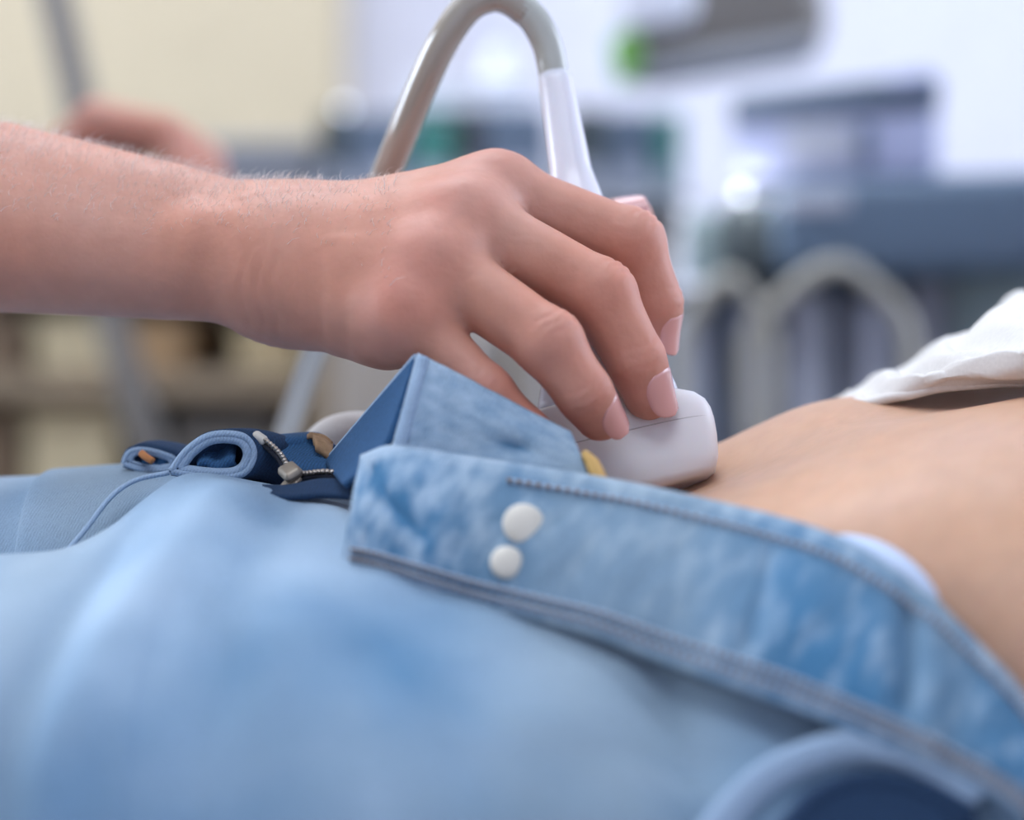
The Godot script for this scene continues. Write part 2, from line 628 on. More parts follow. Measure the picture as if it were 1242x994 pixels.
func examiner() -> void:
	# fingers: knuckle, middle joint, end joint, tip, with radii in cm; index first
	finger_joints = [
		[at(606, 234, -1.6), at(765, 294, -1.4), at(796, 368, -1.6), at(797, 402, -1.8), 1.08, 1.02, 0.84, 0.66],
		[at(566, 268, 0.0), at(728, 357, 0.9), at(772, 437, 1.1), at(787, 478, 0.9), 1.12, 1.04, 0.88, 0.72],
		[at(534, 323, 1.1), at(666, 416, 2.6), at(709, 477, 2.7), at(727, 505, 2.2), 1.06, 0.97, 0.83, 0.67],
		[at(498, 386, 1.7), at(588, 477, 2.5), at(640, 524, 2.5), at(672, 547, 2.3), 0.96, 0.80, 0.68, 0.55]]
	var thumb := [at(400, 318, -3.2), at(560, 290, -5.0), at(700, 282, -5.8), at(766, 265, -5.3), 1.25, 1.05, 0.95, 0.68]
	grid_start(cm(-25.5, -6.2, -8.2), cm(5.6, 8.2, 4.4), 0.0013)
	var box := []
	var f := blank()
	var c := 0.01
	# forearm: the two bones and the muscle over them
	for ch in [
		[[at(338, 293, -2.2), 1.48], [at(200, 262, -3.0), 1.72], [at(0, 236, -4.2), 2.34], [cm(-31, 5.0, -7.5), 2.95]],
		[[at(338, 337, -1.2), 1.46], [at(200, 320, -1.8), 1.74], [at(0, 294, -2.6), 2.2], [cm(-31, 3.0, -6.0), 2.95]]]:
		var cb := []
		var cf := blank()
		reach = 0.014
		for i in 3:
			cf = bone(cf, ch[i][0], ch[i + 1][0], ch[i][1] * c, ch[i + 1][1] * c, 0.05 * c, cb)
		reach = 0.0
		f = merge(f, cf, 1.3 * c, cb)
	f = bone(f, at(255, 290, -0.75), at(270, 292, -0.75), 0.75 * c, 0.7 * c, 1.2 * c, box)
	# palm: wrist to knuckles, heel of the hand, ball of the thumb
	var root := [at(352, 300, -2.2), at(350, 308, -1.6), at(350, 326, -1.2), at(352, 342, -0.9)]
	for i in 4:
		f = bone(f, root[i], finger_joints[i][0], 1.42 * c, [1.04, 1.08, 1.06, 0.98][i] * c, 1.7 * c, box)
	f = bone(f, at(385, 350, -1.2), at(470, 398, 0.5), 1.3 * c, 1.12 * c, 1.2 * c, box)
	f = bone(f, at(420, 330, -2.6), at(560, 300, -2.2), 1.5 * c, 1.3 * c, 1.2 * c, box)
	f = bone(f, at(385, 300, -2.8), at(520, 290, -4.0), 1.3 * c, 1.3 * c, 1.2 * c, box)
	for i in 4:   # knuckle heads
		var k: Vector3 = finger_joints[i][0]
		f = bone(f, k + Vector3(-0.002, 0.001, 0.0005), k, 1.04 * c, 1.08 * c, 0.8 * c, box)
	# tendon running to the index knuckle
	f = bone(f, at(420, 262, -1.5), at(560, 216, -1.3), 0.2 * c, 0.2 * c, 0.7 * c, box)
	var palm := f.duplicate()
	reach = 0.008
	for g in finger_joints + [thumb]:
		var fb := []
		var q := blank()
		for s in 3:
			q = bone(q, g[s], g[s + 1], g[4 + s] * c, g[5 + s] * c, 0.22 * c, fb)
		# fullness of the phalanx pads and the bony joints
		q = bone(q, g[1], g[1] + (g[2] - g[1]) * 0.02, g[5] * 1.03 * c, g[5] * c, 0.3 * c, fb)
		q = bone(q, g[2].lerp(g[3], 0.55), g[3], g[7] * 1.06 * c, g[7] * 1.0 * c, 0.25 * c, fb)
		var lo: Vector3i = fb[0]
		var hi: Vector3i = fb[1]
		var kf := 0.55 * c
		for z in range(lo.z, hi.z + 1):
			for y in range(lo.y, hi.y + 1):
				var b0: int = (z * gn.y + y) * gn.x
				for x in range(lo.x, hi.x + 1):
					var i := b0 + x
					var a := palm[i]
					var d := q[i]
					var h := maxf(kf - absf(a - d), 0.0) / kf
					var m := minf(a, d) - h * h * kf * 0.25
					if m < f[i] + 0.0018:
						var o := f[i]
						h = maxf(0.0018 - absf(o - m), 0.0) / 0.0018
						f[i] = minf(o, m) - h * h * 0.00045
	reach = 0.0
	var g := nets(f)
	var v: PackedVector3Array = soften(g[0], g[1], 2)
	var ix: PackedInt32Array = g[1]
	var n := vertex_normals(v, ix)
	var col := PackedColorArray()
	col.resize(v.size())
	# creases over the finger joints and at the wrist
	var cr_j := []
	for q in finger_joints:
		for j in [1, 2]:
			var ax: Vector3 = (q[j + 1] - q[j - 1]).normalized()
			var out: Vector3 = (q[j] - (q[j - 1] + q[j + 1]) * 0.5)
			out = (out - ax * out.dot(ax)).normalized()
			cr_j.append([q[j], ax, out, q[4 + j] * c, 1.0 if j == 1 else 0.6])
	var wr := at(325, 312, -1.5)
	for i in v.size():
		var p := v[i]
		var red := 0.02
		var d := 0.0
		if p.x > -0.13:
			for q in cr_j:
				var r: Vector3 = p - q[0]
				if r.length_squared() > 0.0005: continue
				var s: float = r.dot(q[1])
				var o: float = r.dot(q[2])
				if o > q[3] * 0.3:
					var lat: float = (r - q[1] * s - q[2] * o).length()
					var edge: float = smoothstep(q[3] * 1.0, q[3] * 0.45, lat)
					var ss: float = s + 14.0 * lat * lat
					for w in [-0.0034, -0.0004, 0.0026]:
						var line: float = q[4] * edge * exp(-pow((ss - w - 0.0006 * sin(lat * 900.0)) / 0.0008, 2.0))
						d -= 0.00048 * line
						red += 0.10 * line
				red += 0.32 * q[4] * exp(-r.length_squared() / 0.00011)
			for q in finger_joints:
				red += 0.34 * exp(-p.distance_squared_to(q[0] + Vector3(-0.004, 0.004, 0.006)) / 0.00013)
				red += 0.28 * exp(-p.distance_squared_to(q[3]) / 0.00012)
		var wx := absf(p.x - wr.x)
		if wx < 0.014:
			for w in [-0.004, 0.001, 0.0055]:
				d -= 0.00018 * exp(-pow((p.x - wr.x - w - 0.06 * (p.y - wr.y) - 0.001 * sin(p.y * 260.0)) / 0.0010, 2.0))
		v[i] = p + n[i] * (d + 0.00012 * noise.get_noise_3d(p.x * 2400.0, p.y * 2400.0, p.z * 2400.0))
		col[i] = skin_tone(p, Color(0.525, 0.242, 0.167), red)
	# the rest of the examiner, seated beyond the couch: coarser cells, same surface
	grid_start(cm(-75, -50, -85), cm(-12, 62, 2), 0.011)
	box = []
	var b := blank()
	var kk := 4.0 * c
	b = bone(b, cm(-29.5, 4.0, -6.4), cm(-31, 4.0, -7), 3.3 * c, 3.4 * c, kk, box)
	b = bone(b, cm(-31, 4.0, -7), cm(-47, 24, -38), 3.6 * c, 5.4 * c, kk, box)
	b = bone(b, cm(-48, 25, -40), cm(-58, 26, -62), 6.0 * c, 6.0 * c, kk, box)
	b = bone(b, cm(-54, 18, -51), cm(-55, -22, -51), 11.0 * c, 11.0 * c, kk, box)
	b = bone(b, cm(-54, 24, -51), cm(-53, 36, -51), 6.0 * c, 5.2 * c, kk, box)
	b = bone(b, cm(-52, 44, -51), cm(-51, 51, -51), 7.2 * c, 8.2 * c, 2.0 * c, box)
	b = bone(b, cm(-44, 45, -48.6), cm(-43.2, 43.5, -48.4), 1.2 * c, 1.5 * c, 1.4 * c, box)
	b = bone(b, cm(-46, 39, -49.5), cm(-47, 39, -50), 3.0 * c, 4.0 * c, 2.0 * c, box)
	b = bone(b, cm(-58, 26, -62), cm(-49, -4, -60), 5.4 * c, 4.4 * c, kk, box)
	b = bone(b, cm(-49, -4, -60), cm(-27, 4.0, -46), 4.2 * c, 2.6 * c, kk, box)
	var gb := nets(b)
	var off := v.size()
	for p in gb[0]:
		v.append(p)
		col.append(skin_tone(p, Color(0.525, 0.242, 0.167), 0.03))
	for i in gb[1]: ix.append(i + off)
	# the other hand, a loose fist
	grid_start(cm(-31, 0, -52), cm(-13, 16, -34), 0.003)
	box = []
	var lh := blank()
	lh = bone(lh, cm(-27.5, 3.8, -46.5), cm(-23.5, 7.6, -44), 2.5 * c, 1.9 * c, 1.2 * c, box)
	for i in 4:
		var s := i * 1.75
		var k := cm(-20.3 + s * 0.25, 10.3 - i * 0.12, -40.0 - s)
		lh = bone(lh, cm(-23.5, 7.6, -43.0 - s * 0.4), k, 1.5 * c, 1.05 * c, 0.7 * c, box)
		var pj := k + Vector3(0.034, -0.006 - 0.002 * i, 0.004)
		lh = bone(lh, k, pj, 1.0 * c, 0.85 * c, 0.25 * c, box)
		lh = bone(lh, pj, pj + Vector3(0.006, -0.022, 0.001), 0.85 * c, 0.75 * c, 0.2 * c, box)
		lh = bone(lh, pj + Vector3(0.006, -0.022, 0.001), pj + Vector3(-0.006, -0.034, 0.001), 0.72 * c, 0.6 * c, 0.2 * c, box)
	lh = bone(lh, cm(-24, 7.0, -41.5), cm(-21.5, 7.6, -38.2), 1.3 * c, 1.0 * c, 0.6 * c, box)
	lh = bone(lh, cm(-21.5, 7.6, -38.2), cm(-18.2, 7.2, -38.4), 0.95 * c, 0.72 * c, 0.3 * c, box)
	gb = nets(lh)
	off = v.size()
	for p in gb[0]:
		v.append(p)
		col.append(skin_tone(p, Color(0.525, 0.242, 0.167), 0.05))
	for i in gb[1]: ix.append(i + off)
	var me := MeshInstance3D.new()
	me.name = numbered("person")
	tag(me, "person whose bare forearm reaches in and whose hand holds the white probe", "person")
	var hairs := hair_spots(v, n)
	me.mesh = commit(v, ix, col, false)
	me.material_override = M.skin
	add_child(me)
	part(me, "arm_hair", hairs, M.hair).set_meta("kind", "stuff")
	# nails
	var dims := [[0.70, 0.68, 0.64, Vector3(0.8, 0.1, 0.62)], [0.74, 0.76, 0.72, Vector3(0.68, 0.3, 0.8)], [0.72, 0.68, 0.68, Vector3(0.62, 0.35, 0.85)], [0.6, 0.5, 0.5, Vector3(0.5, 0.6, 0.6)]]
	for i in 4:
		nail(me, finger_joints[i], dims[i])
	nail(me, thumb, [0.8, 0.5, 0.74, Vector3(0.2, 0.35, 0.85)])
	# short-sleeved top
	grid_start(cm(-76, -50, -78), cm(-28, 38, -20), 0.012)
	box = []
	b = blank()
	b = bone(b, cm(-40, 15.5, -24.5), cm(-47, 24, -38), 6.2 * c, 7.0 * c, kk, box)
	b = bone(b, cm(-48, 25, -40), cm(-58, 26, -62), 7.2 * c, 7.2 * c, kk, box)
	b = bone(b, cm(-54, 18, -51), cm(-55, -21, -51), 12.4 * c, 12.6 * c, kk, box)
	b = bone(b, cm(-58, 26, -62), cm(-53, 14, -61), 7.0 * c, 6.4 * c, kk, box)
	gb = nets(b)
	part(me, "tunic", commit(gb[0], gb[1], PackedColorArray(), false), M.scrub)
	grid_start(cm(-76, -86, -72), cm(-5, -12, -32), 0.014)
	box = []
	b = blank()
	for sd in [-1.0, 1.0]:
		b = bone(b, cm(-55, -24, -52 + sd * 7), cm(-18, -28, -55 + sd * 8), 8.5 * c, 6.2 * c, kk, box)
		b = bone(b, cm(-18, -28, -55 + sd * 8), cm(-20, -76, -55 + sd * 8), 6.0 * c, 4.4 * c, kk, box)
		b = bone(b, cm(-21, -81, -55 + sd * 8), cm(-11, -82, -55 + sd * 8), 3.6 * c, 3.0 * c, 2.0 * c, box)
	gb = nets(b)
	part(me, "trousers", commit(gb[0], gb[1], PackedColorArray(), false), M.slate)
	grid_start(cm(-66, 36, -64), cm(-38, 66, -38), 0.009)
	box = []
	b = blank()
	b = bone(b, cm(-54, 47, -51), cm(-53, 53, -51), 8.2 * c, 8.6 * c, kk, box)
	b = bone(b, cm(-60, 50, -51), cm(-61.5, 43, -51), 4.0 * c, 3.0 * c, kk, box)
	gb = nets(b)
	part(me, "hair", commit(gb[0], gb[1], PackedColorArray(), false), mat(Color(0.22, 0.15, 0.10), 0.6))
	# what the examiner sits on
	var st := thing("stool", "round grey stool under the seated examiner", "stool", cm(-55, -85, -51))
	part(st, "seat", rings_mesh([circle(0, 17, 45), circle(0, 18, 46.5), circle(0, 18, 49), circle(0, 16, 50)]), M.slate)
	part(st, "column", rings_mesh([circle(0, 2.5, 4), circle(0, 2.5, 41)]), M.steel)
	for i in 5:
		var a := TAU * i / 5.0
		var foot := part(st, "foot", tube([Vector3(0, 0.06, 0), Vector3(cos(a) * 0.14, 0.055, sin(a) * 0.14), Vector3(cos(a) * 0.26, 0.045, sin(a) * 0.26)], [0.022, 0.02, 0.015], 8), M.black)
		part(foot, "castor", tube([Vector3(cos(a) * 0.26 - sin(a) * 0.012, 0.025, sin(a) * 0.26 + cos(a) * 0.012), Vector3(cos(a) * 0.26 + sin(a) * 0.012, 0.025, sin(a) * 0.26 - cos(a) * 0.012)], 0.025, 12), M.black)

func circle(_c: float, r: float, y: float, seg := 24) -> PackedVector3Array:
	var ring := PackedVector3Array()
	for j in seg: ring.append(Vector3(cos(TAU * j / seg) * r, y, sin(TAU * j / seg) * r) * 0.01)
	return ring

func hair_spots(v: PackedVector3Array, n: PackedVector3Array) -> ArrayMesh:
	var r := RandomNumberGenerator.new()
	r.seed = 77
	var hv := PackedVector3Array()
	var hi := PackedInt32Array()
	var made := 0
	for i in n.size():
		var p := v[i]
		if p.x > -0.035 or n[i].y < 0.25: continue
		var up := smoothstep(0.25, 0.95, n[i].y)
		var dense := 0.36 * up * (1.0 if p.x < -0.06 else 0.5)
		if r.randf() > dense: continue
		var dir := (n[i] * 0.55 + Vector3(r.randf_range(-0.1, 0.75), r.randf_range(0.0, 0.35), r.randf_range(-0.4, 0.3))).normalized()
		var long := r.randf_range(0.0012, 0.0036) * (1.9 if r.randf() < 0.12 else 1.0)
		var w := r.randf_range(0.00006, 0.0001)
		var sd := dir.cross(Vector3(0.3, 0.2, 1.0)).normalized()
		var ot := dir.cross(sd)
		var b := hv.size()
		for q in 3:
			var t := TAU * q / 3.0
			hv.append(p - n[i] * 0.0003 + (sd * cos(t) + ot * sin(t)) * w)
		for q in 3:
			var t := TAU * q / 3.0
			hv.append(p + dir * long * 0.6 + (sd * cos(t) + ot * sin(t)) * w * 0.7)
		hv.append(p + dir * long + Vector3(long * 0.25, -long * 0.1, 0))
		for q in 3:
			var e := (q + 1) % 3
			hi.append_array(PackedInt32Array([b + q, b + e, b + 3 + q, b + e, b + 3 + e, b + 3 + q, b + 3 + q, b + 3 + e, b + 6]))
		made += 1
	return commit(hv, hi)

func nail(me: Node, q: Array, dim: Array) -> void:
	var a: Vector3 = (q[3] - q[2]).normalized()
	var out: Vector3 = dim[3]
	out = (out - a * out.dot(a)).normalized()
	var b := a.cross(out)
	var r: float = q[7] * 0.01
	var rows := []
	for i in 17:
		var s := -1.0 + i / 8.0
		var full := pow(maxf(1.0 - pow(absf(s), 2.4), 0.0), 0.5) if s < 0.0 else pow(maxf(1.0 - pow(s, 3.2), 0.0), 0.5)
		full = maxf(full, 0.12)
		var row := []
		for j in 11:
			var u := (-1.0 + j / 5.0) * full
			var ph: float = u * dim[0] * 1.25
			var t: float = s * 0.01 * (dim[2] if s > 0 else dim[1])
			var back := clampf(-t / q[2].distance_to(q[3]), 0.0, 1.0)
			var rr: float = lerpf(r, q[6] * 0.01, back) * 1.03 + 0.0002 - 0.12 * maxf(t, 0.0) - (0.0006 if s < -0.9 else 0.0)
			row.append(q[3] + a * (t + 0.0004) + (out * cos(ph) + b * sin(ph)) * rr)
		rows.append(row)
	part(me, "fingernail", sheet(rows, 0.05), M.nail).set_meta("label", "smooth pink fingernail")

# ---------------------------------------------------------------- the probe
func probe() -> void:
	var base := at(754, 590, 0.15)
	var top := at(673, 92, -4.2)
	var o := thing("ultrasound_probe", "white curved ultrasound probe pressed on the bare belly, with arched cable", "probe", base)
	var a := (top - base).normalized()
	var w := Vector3(1.0, 0.16, 0.0)
	w = (w - a * w.dot(a)).normalized()
	var d := w.cross(a).normalized()
	var long := (top - base).length() * 100.0
	var head := [[-0.2, 2.1, 0.6], [-0.1, 2.6, 0.85], [0.1, 2.9, 1.02], [0.5, 3.04, 1.15], [1.1, 3.1, 1.22], [1.6, 3.1, 1.25], [1.95, 3.05, 1.25], [2.2, 2.94, 1.24], [2.42, 2.7, 1.2], [2.55, 2.35, 1.15], [2.6, 2.0, 1.0]]
	var grip := [[2.3, 2.2, 1.1], [2.8, 2.15, 1.12], [3.2, 2.05, 1.1], [3.8, 1.85, 1.06], [4.6, 1.6, 1.02], [5.6, 1.35, 1.0], [7.0, 1.2, 1.0], [8.4, 1.05, 0.95], [9.2, 0.92, 0.86], [9.8, 0.80, 0.78], [10.4, 0.68, 0.68], [long - 0.3, 0.56, 0.56], [long, 0.53, 0.53], [long + 0.02, 0.40, 0.40]]
	for piece in [["head", head, M.probe_head], ["handle", grip, M.probe]]:
		var rs := []
		for s in piece[1]:
			var ring := PackedVector3Array()
			for j in 56:
				var t := TAU * j / 56.0
				var e := lerpf(0.55, 0.9, clampf((s[0] - 2.5) / 3.0, 0.0, 1.0))
				var cx := signf(cos(t)) * pow(absf(cos(t)), e)
				var sx := signf(sin(t)) * pow(absf(sin(t)), e)
				var bow: float = 0.22 * (1.0 - cx * cx) if s[0] < 0.5 else 0.0
				ring.append((w * cx * s[1] + d * sx * s[2] + a * (s[0] - bow)) * 0.01)
			rs.append(ring)
		part(o, piece[0], rings_mesh(rs), piece[2])
	# moulded line round the head
	var seam := []
	for j in 57:
		var t := TAU * j / 56.0
		var cx := signf(cos(t)) * pow(absf(cos(t)), 0.55)
		var sx := signf(sin(t)) * pow(absf(sin(t)), 0.55)
		seam.append((w * cx * 3.075 + d * sx * 1.235 + a * (1.35 + 0.25 * cx)) * 0.01)
	part(o, "seam", tube(seam, 0.00022, 6), M.probe_seam)
	var pts := []
	for p in [[673, 98, -4.15], [671, 86, -4.2], [663, 52, -4.3], [645, 20, -4.3], [618, 0, -4.3], [590, -3, -4.3]]:
		pts.append(at(p[0], p[1], p[2]) - base)
	var rel := spline(pts, 30)
	var rr := []
	for i in 31: rr.append(lerpf(0.0049, 0.0052, i / 30.0) * (1.0 if i < 20 else lerpf(1.0, 0.82, (i - 20) / 10.0)))
	part(o, "strain_relief", tube(rel.slice(0, 23), rr.slice(0, 23), 20), M.relief)
	pts = []
	for p in [[640, 15, -4.3], [618, 0, -4.3], [596, -4, -4.3], [568, 9, -4.3], [541, 45, -4.4], [514, 100, -4.8], [482, 178, -5.6], [455, 244, -7.0], [412, 345, -12], [376, 440, -16], [346, 530, -20], [310, 640, -24], [300, 760, -30]]:
		pts.append(at(p[0], p[1], p[2]) - base)
	part(o, "cable", tube(spline(pts, 90), 0.0051, 20), M.cable)

# ---------------------------------------------------------------- the patient
func denim_wash(p: Vector3, fade := 0.0) -> Color:
	var n := noise.get_noise_3d(p.x * 420.0, p.y * 420.0, p.z * 420.0)
	var n2 := noise.get_noise_3d(p.x * 1500.0 + 9.0, p.y * 1500.0, p.z * 1500.0)
	var t := clampf(0.50 + n * 0.62 + n2 * 0.12 + fade, 0.0, 1.0)
	var c := Color(0.09, 0.245, 0.42).lerp(Color(0.56, 0.68, 0.80), t)
	var g := noise.get_noise_3d(p.x * 560.0 + 70.0, p.y * 130.0, p.z * 130.0)
	return c.lerp(Color(0.38, 0.44, 0.47), clampf(0.20 + g * 1.1, 0.0, 0.55))

func skin_section(x: float, zy: Array) -> Array:
	var r := []
	for q in zy: r.append(cm(x, q[1], q[0]))
	return r

func patient() -> void:
	var ctrl := [
		skin_section(-9, [[-12, -19], [-13, -12], [-9, -8], [-5, -6.4], [0, -6.2], [4, -7], [7, -8.4], [9.5, -10.2], [11.5, -13.5], [12, -19]]),
		skin_section(0, [[-12.4, -19], [-13.4, -11], [-9, -6.6], [-5, -5.4], [0, -5.6], [4, -6.5], [7, -7.9], [9, -9.6], [11.2, -13], [12, -19]]),
		skin_section(3, [[-12.4, -19], [-13.4, -11], [-9, -6], [-5, -4.6], [0, -5.0], [4, -5.6], [7, -6.9], [8.6, -9.2], [9.8, -12.5], [10.6, -19]]),
		skin_section(6, [[-12.5, -19], [-13.6, -11], [-9.5, -5.5], [-4, -3.85], [1, -4.5], [5, -4.9], [8, -6.0], [9.2, -8.2], [10.0, -12], [10.8, -19]]),
		skin_section(10, [[-12.8, -19], [-13.8, -11], [-9.5, -4.5], [-4.5, -2.35], [0, -2.95], [4, -3.3], [8, -4.4], [10.2, -6.9], [10.8, -11], [11, -19]]),
		skin_section(16, [[-13, -19], [-14, -10], [-9.5, -3.6], [-5, -1.75], [-1.5, -2.05], [2.5, -1.8], [7, -2.9], [11, -5.6], [13.5, -10], [13.5, -19]]),
		skin_section(24, [[-13.5, -19], [-14.5, -10], [-10, -2.5], [-5, -0.4], [-1, -0.6], [3, -0.3], [8, -1.7], [12, -5], [14.3, -10], [14, -19]]),
		skin_section(45, [[-14, -19], [-15, -10], [-10, -1.5], [-5, 0.6], [-1, 0.3], [3, 0.6], [8, -0.7], [12, -4.5], [14.8, -10], [14.5, -19]])]
	var rows := loft(ctrl, 150, 130)
	var rs := []
	var pb := at(754, 590, 0.15)
	for r in rows:
		var ring := PackedVector3Array(r)
		for i in ring.size():
			var p := ring[i]
			var dx := (p.x - pb.x) / 0.036
			var dz := (p.z - pb.z) / 0.02
			p.y -= 0.004 * exp(-(dx * dx + dz * dz)) * 1.0
			# a faint crease running back from the probe
			p.y += 0.0007 * noise.get_noise_2d(p.x * 900.0, p.z * 500.0)
			ring[i] = p
		rs.append(ring)
	var g := rings(rs)
	var col := PackedColorArray()
	for p in g[0]:
		col.append(skin_tone(p, Color(0.54, 0.315, 0.20), 0.0))
	var me := MeshInstance3D.new()
	me.name = numbered("person")
	tag(me, "person lying on the couch in unbuttoned light blue jeans with bare belly", "person")
	me.mesh = commit(g[0], g[1], col)
	me.material_override = M.skin
	add_child(me)
	jeans(me)
	shirt(me)

func folds(p: Vector3) -> float:
	var x := p.x * 100.0
	var z := p.z * 100.0
	var d := 0.0
	# broad soft creases running across the lap
	d += 0.36 * exp(-pow((x + 8.1 + 0.30 * (z - 4.0)) / 0.9, 2.0)) * smoothstep(1.5, 4.0, z)
	d -= 0.30 * exp(-pow((x + 6.6 + 0.10 * (z - 4.0)) / 0.7, 2.0)) * smoothstep(1.5, 4.0, z)
	d += 0.34 * exp(-pow((x + 5.4 - 0.55 * (z - 3.0)) / 0.8, 2.0)) * smoothstep(2.6, 4.6, z) * smoothstep(9.0, 6.0, z)
	d -= 0.26 * exp(-pow((x + 10.2 + 0.2 * (z - 4.0)) / 0.6, 2.0)) * smoothstep(3.0, 6.0, z)
	d -= 0.4 * exp(-pow((x - 4.0 - 0.15 * (z - 11.0)) / 0.7, 2.0)) * smoothstep(9.0, 11.0, z)
	d += 0.35 * noise.get_noise_2d(x * 7.0, z * 5.0)
	return d

func surface_sheet(parent: Node, called: String, ctrl: Array, nu: int, nv: int, th: float, fold: bool) -> MeshInstance3D:
	var rows := loft(ctrl, nu, nv)
	if fold:
		for i in rows.size():
			for j in rows[i].size():
				var p: Vector3 = rows[i][j]
				var out := Vector3(0, 0.75, 0.65 * clampf(p.z * 12.0, -1.0, 1.0)).normalized()
				rows[i][j] = p + out * folds(p) * 0.01
	var c := func(p: Vector3, _u: float, _v: float): return denim_wash(p, 0.1)
	return part(parent, called, sheet(rows, th, c), M.denim)

func st(x: float, zy: Array) -> Array:
	return skin_section(x, zy)

func jeans(me: Node) -> void:
	var j := Node3D.new()
	j.name = "jeans"
	j.set_meta("label", "light blue washed denim jeans, unzipped and folded open")
	me.add_child(j)
	# near leg and hip
	var near := [
		st(-60, [[3, -17], [2.6, -12], [4, -8.8], [7, -7.2], [10, -7.2], [13, -8.8], [15.3, -12], [15.2, -16], [13, -18.8]]),
		st(-20, [[1.5, -15], [1.2, -10.5], [2.8, -7.6], [6, -6.55], [9, -6.9], [12, -8.2], [14.5, -10.8], [15.3, -14.5], [13.5, -18.8]]),
		st(-14.5, [[0, -14], [0.6, -9.5], [2.6, -7.2], [5.5, -6.35], [8.5, -6.8], [11.5, -8.0], [14, -10.6], [15, -14.5], [13.5, -18.8]]),
		st(-12, [[-1.5, -12], [-0.4, -7.5], [1.8, -6.1], [4.5, -5.9], [7.5, -6.5], [11, -7.8], [13.6, -10.4], [14.8, -14.5], [13.5, -18.8]]),
		st(-9.6, [[-4, -10], [-2, -5.6], [0.4, -4.55], [3.3, -4.75], [7, -6.0], [10.5, -7.5], [13.2, -10], [14.6, -14], [13.5, -18.8]]),
		st(-7.4, [[-4, -10], [-2, -5.8], [0.4, -4.7], [3.3, -4.75], [6.8, -6.1], [10, -7.7], [12.8, -10.1], [14.5, -14], [13.5, -18.8]]),
		[cm(-5, -8, -1), cm(-4.6, -5.9, 0.8), cm(-4, -5.5, 2.2), cm(-2.5, -6.1, 4.8), cm(0.2, -7.6, 7.7), cm(3.6, -9.2, 10.5), cm(7.2, -10.4, 11.9), cm(10.8, -12.6, 13.8), cm(11, -18.8, 13.4)],
		[cm(-4, -7.2, 0.5), cm(-3.2, -5.8, 2.0), cm(-2, -5.7, 3.2), cm(0.4, -6.2, 5.2), cm(3.6, -7.4, 8.4), cm(6.8, -8.4, 10.7), cm(9.8, -9.4, 11.7), cm(12.2, -12.2, 13.9), cm(13, -18.8, 13.6)],
		[cm(-3, -7, 1.0), cm(-2.2, -5.9, 2.6), cm(-0.6, -5.8, 3.8), cm(2.4, -5.9, 5.6), cm(5.6, -6.1, 8.2), cm(8.6, -6.6, 10.3), cm(11.2, -8.0, 11.4), cm(12.9, -11, 13.3), cm(14, -18.8, 13.6)]]
	surface_sheet(j, "leg", near, 130, 80, 0.16, true)
	# far leg
	var far := [
		st(-60, [[-2, -17], [-1.6, -12], [-3, -7.2], [-6, -5.4], [-9, -5.4], [-12, -7.2], [-14.5, -11], [-15, -15], [-13, -18.8]]),
		st(-20, [[0.6, -14], [0.2, -8.6], [-1.4, -5.8], [-4, -5.0], [-7, -5.2], [-11, -6.8], [-14.3, -10.8], [-15, -14.5], [-13, -18.8]]),
		st(-14.5, [[1.4, -12], [1.0, -7.4], [-0.6, -5.2], [-3, -4.55], [-6, -4.8], [-10.5, -6.4], [-14, -10.6], [-15, -14.5], [-13, -18.8]]),
		st(-11.5, [[1.2, -10], [0.9, -6.0], [-0.8, -4.7], [-3, -4.35], [-6, -4.7], [-10, -6.3], [-13.6, -10.4], [-14.8, -14.5], [-13, -18.8]]),
		st(-9, [[1.2, -9], [0.6, -5.4], [-1.2, -4.75], [-3, -4.7], [-6, -5.0], [-10, -6.5], [-13.4, -10.4], [-14.6, -14.5], [-13, -18.8]]),
		st(-6, [[-1, -9], [-1.6, -5.9], [-2.6, -5.0], [-4, -4.9], [-6.4, -5.1], [-10, -6.5], [-13.3, -10.4], [-14.5, -14.5], [-13, -18.8]]),
		st(-1.5, [[-3.6, -9], [-4, -6.2], [-5, -5.3], [-6.4, -5.2], [-8.4, -5.7], [-11, -7.4], [-13.4, -10.4], [-14.5, -14.5], [-13, -18.8]]),
		[cm(-1, -9, -5), cm(-0.5, -6.4, -5.4), cm(0, -5.4, -6), cm(1, -5.4, -7.4), cm(3, -6.0, -9.4), cm(6, -8, -11.8), cm(9, -11, -14.4), cm(11, -14.5, -14.8), cm(12, -18.8, -13.4)]]
	surface_sheet(j, "leg", far, 100, 70, 0.16, false)
	# seam that runs down from the fly to the inside of the leg
	var sm := []
	for p in [[205, 573, 0.9], [165, 582, 1.0], [135, 602, 1.4], [105, 640, 1.9], [78, 672, 2.4]]: sm.append(at(p[0], p[1], p[2]))
	part(j, "seam", tube(spline(sm, 30), 0.0013, 10, 0.6), M.denim_edge)
	# waistband, folded down towards the lens
	var t0 := []
	for p in [[440, 556, 4.2], [480, 544, 4.5], [560, 556, 4.8], [640, 568, 5.2], [720, 581, 5.8], [790, 594, 6.6], [870, 612, 7.7], [950, 632, 8.8], [1020, 656, 9.8], [1085, 695, 10.7], [1140, 740, 11.4], [1195, 795, 12.2], [1242, 850, 12.8], [1300, 930, 13.6], [1340, 1010, 14.0]]: t0.append(at(p[0], p[1], p[2]))
	var t1 := []
	for p in [[416, 688, 6.5], [455, 698, 6.8], [510, 716, 7.2], [570, 735, 7.4], [640, 753, 8.2], [715, 772, 9.1], [790, 800, 10.0], [865, 826, 11.3], [940, 851, 12.2], [1010, 877, 12.9], [1075, 903, 13.5], [1135, 929, 14.0], [1190, 955, 14.5], [1240, 990, 14.8], [1270, 1060, 14.4]]: t1.append(at(p[0], p[1], p[2]))
